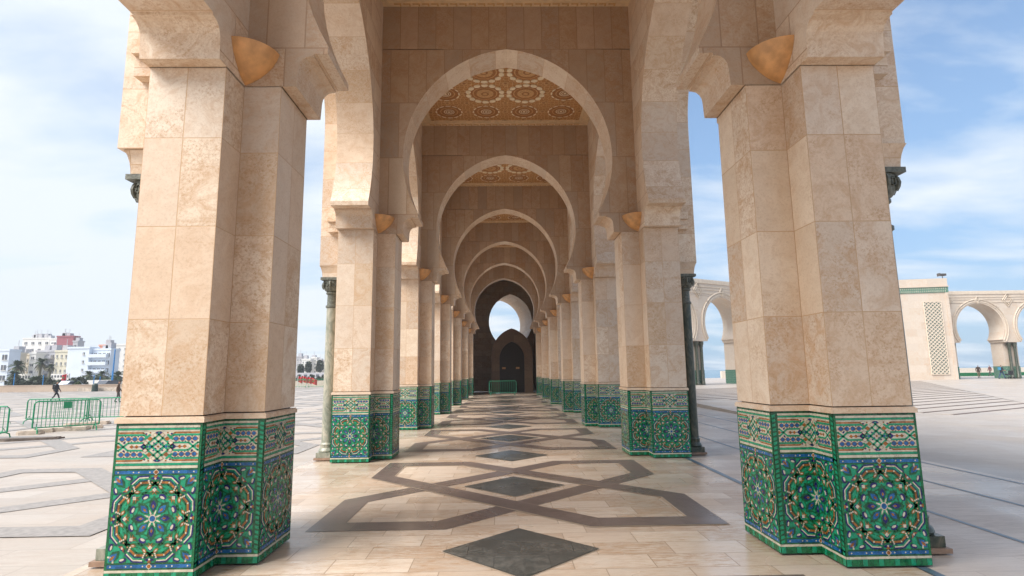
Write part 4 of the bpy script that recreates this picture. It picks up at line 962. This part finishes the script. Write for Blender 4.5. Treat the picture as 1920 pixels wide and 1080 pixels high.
# flags
FR = simple('red_flag_cloth', (.55, .02, .03), .7); PW = simple('pale_pole', (.6, .6, .6), .5); GS = simple('flag_green_star', (.02, .22, .07), .7)
def flag(label, px, ptop, Y, w, sz=1.0):
    x, z = at(px, ptop, Y); t = empty('flag', (x, Y, 0)); tag(t, label, 'flag', 'red flags'); b = MB(); b.tube([(0, 0, 0), (0, 0, z)], .05, 6); b.build('pole', PW, t); b = MB(); n = 8
    for i in range(n):
        f0, f1 = i / n, (i + 1) / n; g = lambda f: (w * f * .9, .18 * math.sin(f * 7), z - .1 - .35 * abs(w) * f)
        p, q = g(f0), g(f1); b.poly([(p[0], p[1], p[2]), (q[0], q[1], q[2]), (q[0], q[1], q[2] - sz), (p[0], p[1], p[2] - sz)], 0)
    b.build('cloth', FR, t); b = MB(); c = (w * .45, -.16 if w > 0 else -.2, z - .1 - .16 * abs(w) - sz * .5)
    for k in range(5):
        a = math.pi / 2 + k * 4 * math.pi / 5; a2 = math.pi / 2 + (k + 1) * 4 * math.pi / 5; b.tube([(c[0] + .22 * math.cos(a), c[1], c[2] + .22 * math.sin(a)), (c[0] + .22 * math.cos(a2), c[1], c[2] + .22 * math.sin(a2))], .022, 4)
    b.build('star', GS, t)
flag('single red flag flying over the hedge on the left plaza edge', 126, 699, 99, -1.0, 1.1)
for px, pt_, lb in ((560, 704, 'leftmost red flag in the gap between the left piers'), (566, 703, 'second red flag in the gap between the left piers'), (570, 704, 'third red flag in the gap between the left piers'), (577, 705, 'fourth red flag in the gap between the left piers'), (583, 706, 'rightmost and widest red flag in the gap between the left piers')):
    flag(lb, px - 1, pt_, 92, .8 if px < 580 else 1.2, .9)
for i, (x, y) in enumerate(((-32.8, 88), (-30.2, 88.4))):
    o = barrier(2.4, 1.3); place(o, x, y, x + 2.3, y + .2); tag(o, ('green crowd barrier under the red flags, left one', 'green crowd barrier under the red flags, right one')[i], 'barrier', G)
o = MB(); o.tube([(0, 0, 0), (0, 0, .9)], [.42, .36], 12); o.tube([(0, 0, .9), (0, 0, 1.15)], [.40, .2], 12); bn = o.build('litter_bin', simple('black_green_bin', (.015, .035, .025), .5)); x, _ = at(178, 728, 84); bn.location = (x, 84, -.03); tag(bn, 'dark green litter bin before the tan plaza wall', 'bin')
# parked vans/cars glimpsed behind the plaza wall
def car(label, px, Y, col, h=1.45, L=4.1):
    x, _ = at(px, 715, Y); t = empty('parked_car', (x, Y, 0)); tag(t, label, 'car', 'cars parked behind the plaza wall'); w = .85; prof = [(-L / 2, .35), (-L / 2, .8), (-L / 2 + .15, .95), (-L * .3, 1.0), (-L * .18, h), (L * .2, h), (L * .34, 1.0), (L / 2 - .05, .85), (L / 2, .35)]
    b = MB(); n = len(prof)
    for i in range(n): (xa, za), (xb, zb) = prof[i], prof[(i + 1) % n]; b.poly([(xa, -w, za), (xb, -w, zb), (xb, w, zb), (xa, w, za)], 0)
    b.poly([(a, -w, z) for a, z in prof]); b.poly([(a, w, z) for a, z in prof][::-1]); b.build('body', col, t)
    b = MB(); b.poly([(-L * .27, -w - .01, 1.0), (L * .3, -w - .01, 1.0), (L * .18, -w - .01, h - .08), (-L * .16, -w - .01, h - .08)]); b.build('side_window', GL, t)
    for xx in (-L * .3, L * .3): b = MB(); b.tube([(xx, -w - .03, .33), (xx, w + .03, .33)], .33, 16); b.build('wheel', BK, t)
    t.rotation_euler.z = rad(78)
car('silver car roof showing over the plaza wall left of the shrub', 132, 92, simple('silver_car', (.5, .54, .6), .3), 1.5)
car('dark car roof beside the blue masts behind the wall', 203, 90, simple('dark_car', (.06, .07, .09), .3), 1.5)

# ------------------------------------------------------------------ haze over the far town
m = bpy.data.materials.new('haze_air'); m.use_nodes = True; nt = m.node_tree; nt.nodes.clear(); o_ = nt.nodes.new('ShaderNodeOutputMaterial'); v_ = nt.nodes.new('ShaderNodeVolumePrincipled')
v_.inputs['Color'].default_value = (.9, .94, 1, 1); v_.inputs['Density'].default_value = .0006; nt.links.new(v_.outputs[0], o_.inputs['Volume'])
b = MB(); b.box(-420, 420, -90, 420, -1.1, 60, 0); tag(b.build('haze', m), kind='stuff')

# ------------------------------------------------------------------ light
SUN_EL, SUN_AZ = 49, -124     # azimuth from +Y towards +X (degrees): sun to the left, a little behind the camera
w = bpy.data.worlds.new('World'); scene.world = w; w.use_nodes = True; nt = w.node_tree; L = nt.links.new
bg = nt.nodes['Background']; out = nt.nodes['World Output']
sky = N(nt, 'ShaderNodeTexSky'); sky.sky_type = 'NISHITA'; sky.sun_disc = False; sky.sun_elevation = rad(SUN_EL); sky.sun_rotation = rad(SUN_AZ); sky.air_density = 1.0; sky.dust_density = .3; sky.ozone_density = 3.0
L(sky.outputs[0], bg.inputs[0]); bg.inputs[1].default_value = .11
tc = N(nt, 'ShaderNodeTexCoord'); sp = N(nt, 'ShaderNodeSeparateXYZ'); L(tc.outputs['Generated'], sp.inputs[0])
den = mth(nt, 'ADD', mth(nt, 'MAXIMUM', sp.outputs[2], 0), .16)
cv = N(nt, 'ShaderNodeCombineXYZ'); L(mth(nt, 'DIVIDE', sp.outputs[0], den), cv.inputs[0]); L(mth(nt, 'DIVIDE', sp.outputs[1], den), cv.inputs[1])
mp = N(nt, 'ShaderNodeMapping'); mp.inputs['Scale'].default_value = (1.0, 1.7, 1); mp.inputs['Location'].default_value = (2.3, .7, 0); mp.inputs['Rotation'].default_value = (0, 0, .25); L(cv.outputs[0], mp.inputs[0])
n1 = N(nt, 'ShaderNodeTexNoise', Scale=1.1, Detail=9.0, Roughness=.55, Distortion=.25); L(mp.outputs[0], n1.inputs['Vector'])
left = ramp(nt, mth(nt, 'ADD', mth(nt, 'MULTIPLY', sp.outputs[0], -.5), .5), [(.40, 0), (.80, .17)])
low = mth(nt, 'MULTIPLY', mth(nt, 'MULTIPLY', ramp(nt, sp.outputs[2], [(.0, 1), (.30, 0)]), left), 1.0)
f = ramp(nt, mth(nt, 'ADD', mth(nt, 'ADD', n1.outputs['Fac'], left), low), [(.44, 0.05), (.70, 1)])
bg2 = N(nt, 'ShaderNodeBackground'); bg2.inputs[0].default_value = (.86, .93, 1.0, 1); bg2.inputs[1].default_value = .54
mx = N(nt, 'ShaderNodeMixShader'); L(f, mx.inputs[0]); 
bg3 = N(nt, 'ShaderNodeBackground'); bg3.inputs[1].default_value = .78
L(mixc(nt, mth(nt, 'MULTIPLY', left, 5.9, None, True), (.15, .29, .47), (.50, .60, .70)), bg3.inputs[0])
mx3 = N(nt, 'ShaderNodeMixShader'); L(ramp(nt, sp.outputs[2], [(.0, .9), (.55, .15)]), mx3.inputs[0]); L(bg.outputs[0], mx3.inputs[1]); L(bg3.outputs[0], mx3.inputs[2])
L(mx3.outputs[0], mx.inputs[1]); L(bg2.outputs[0], mx.inputs[2]); L(mx.outputs[0], out.inputs[0])
sd = bpy.data.lights.new('sun', 'SUN'); so = bpy.data.objects.new('sun', sd); COL.objects.link(so); sd.energy = 3.2; sd.angle = rad(38); sd.color = (1, .955, .90)
az, el = rad(SUN_AZ), rad(SUN_EL); dv = Vector((math.sin(az) * math.cos(el), math.cos(az) * math.cos(el), math.sin(el)))
so.rotation_euler = dv.to_track_quat('Z', 'Y').to_euler()
vs = scene.view_settings; vs.view_transform = 'Standard'; vs.look = 'None'; vs.gamma = 1; vs.use_curve_mapping = False; vs.exposure = 1.0
scene.cycles.max_bounces = 8; scene.cycles.diffuse_bounces = 5; scene.cycles.use_denoising = True
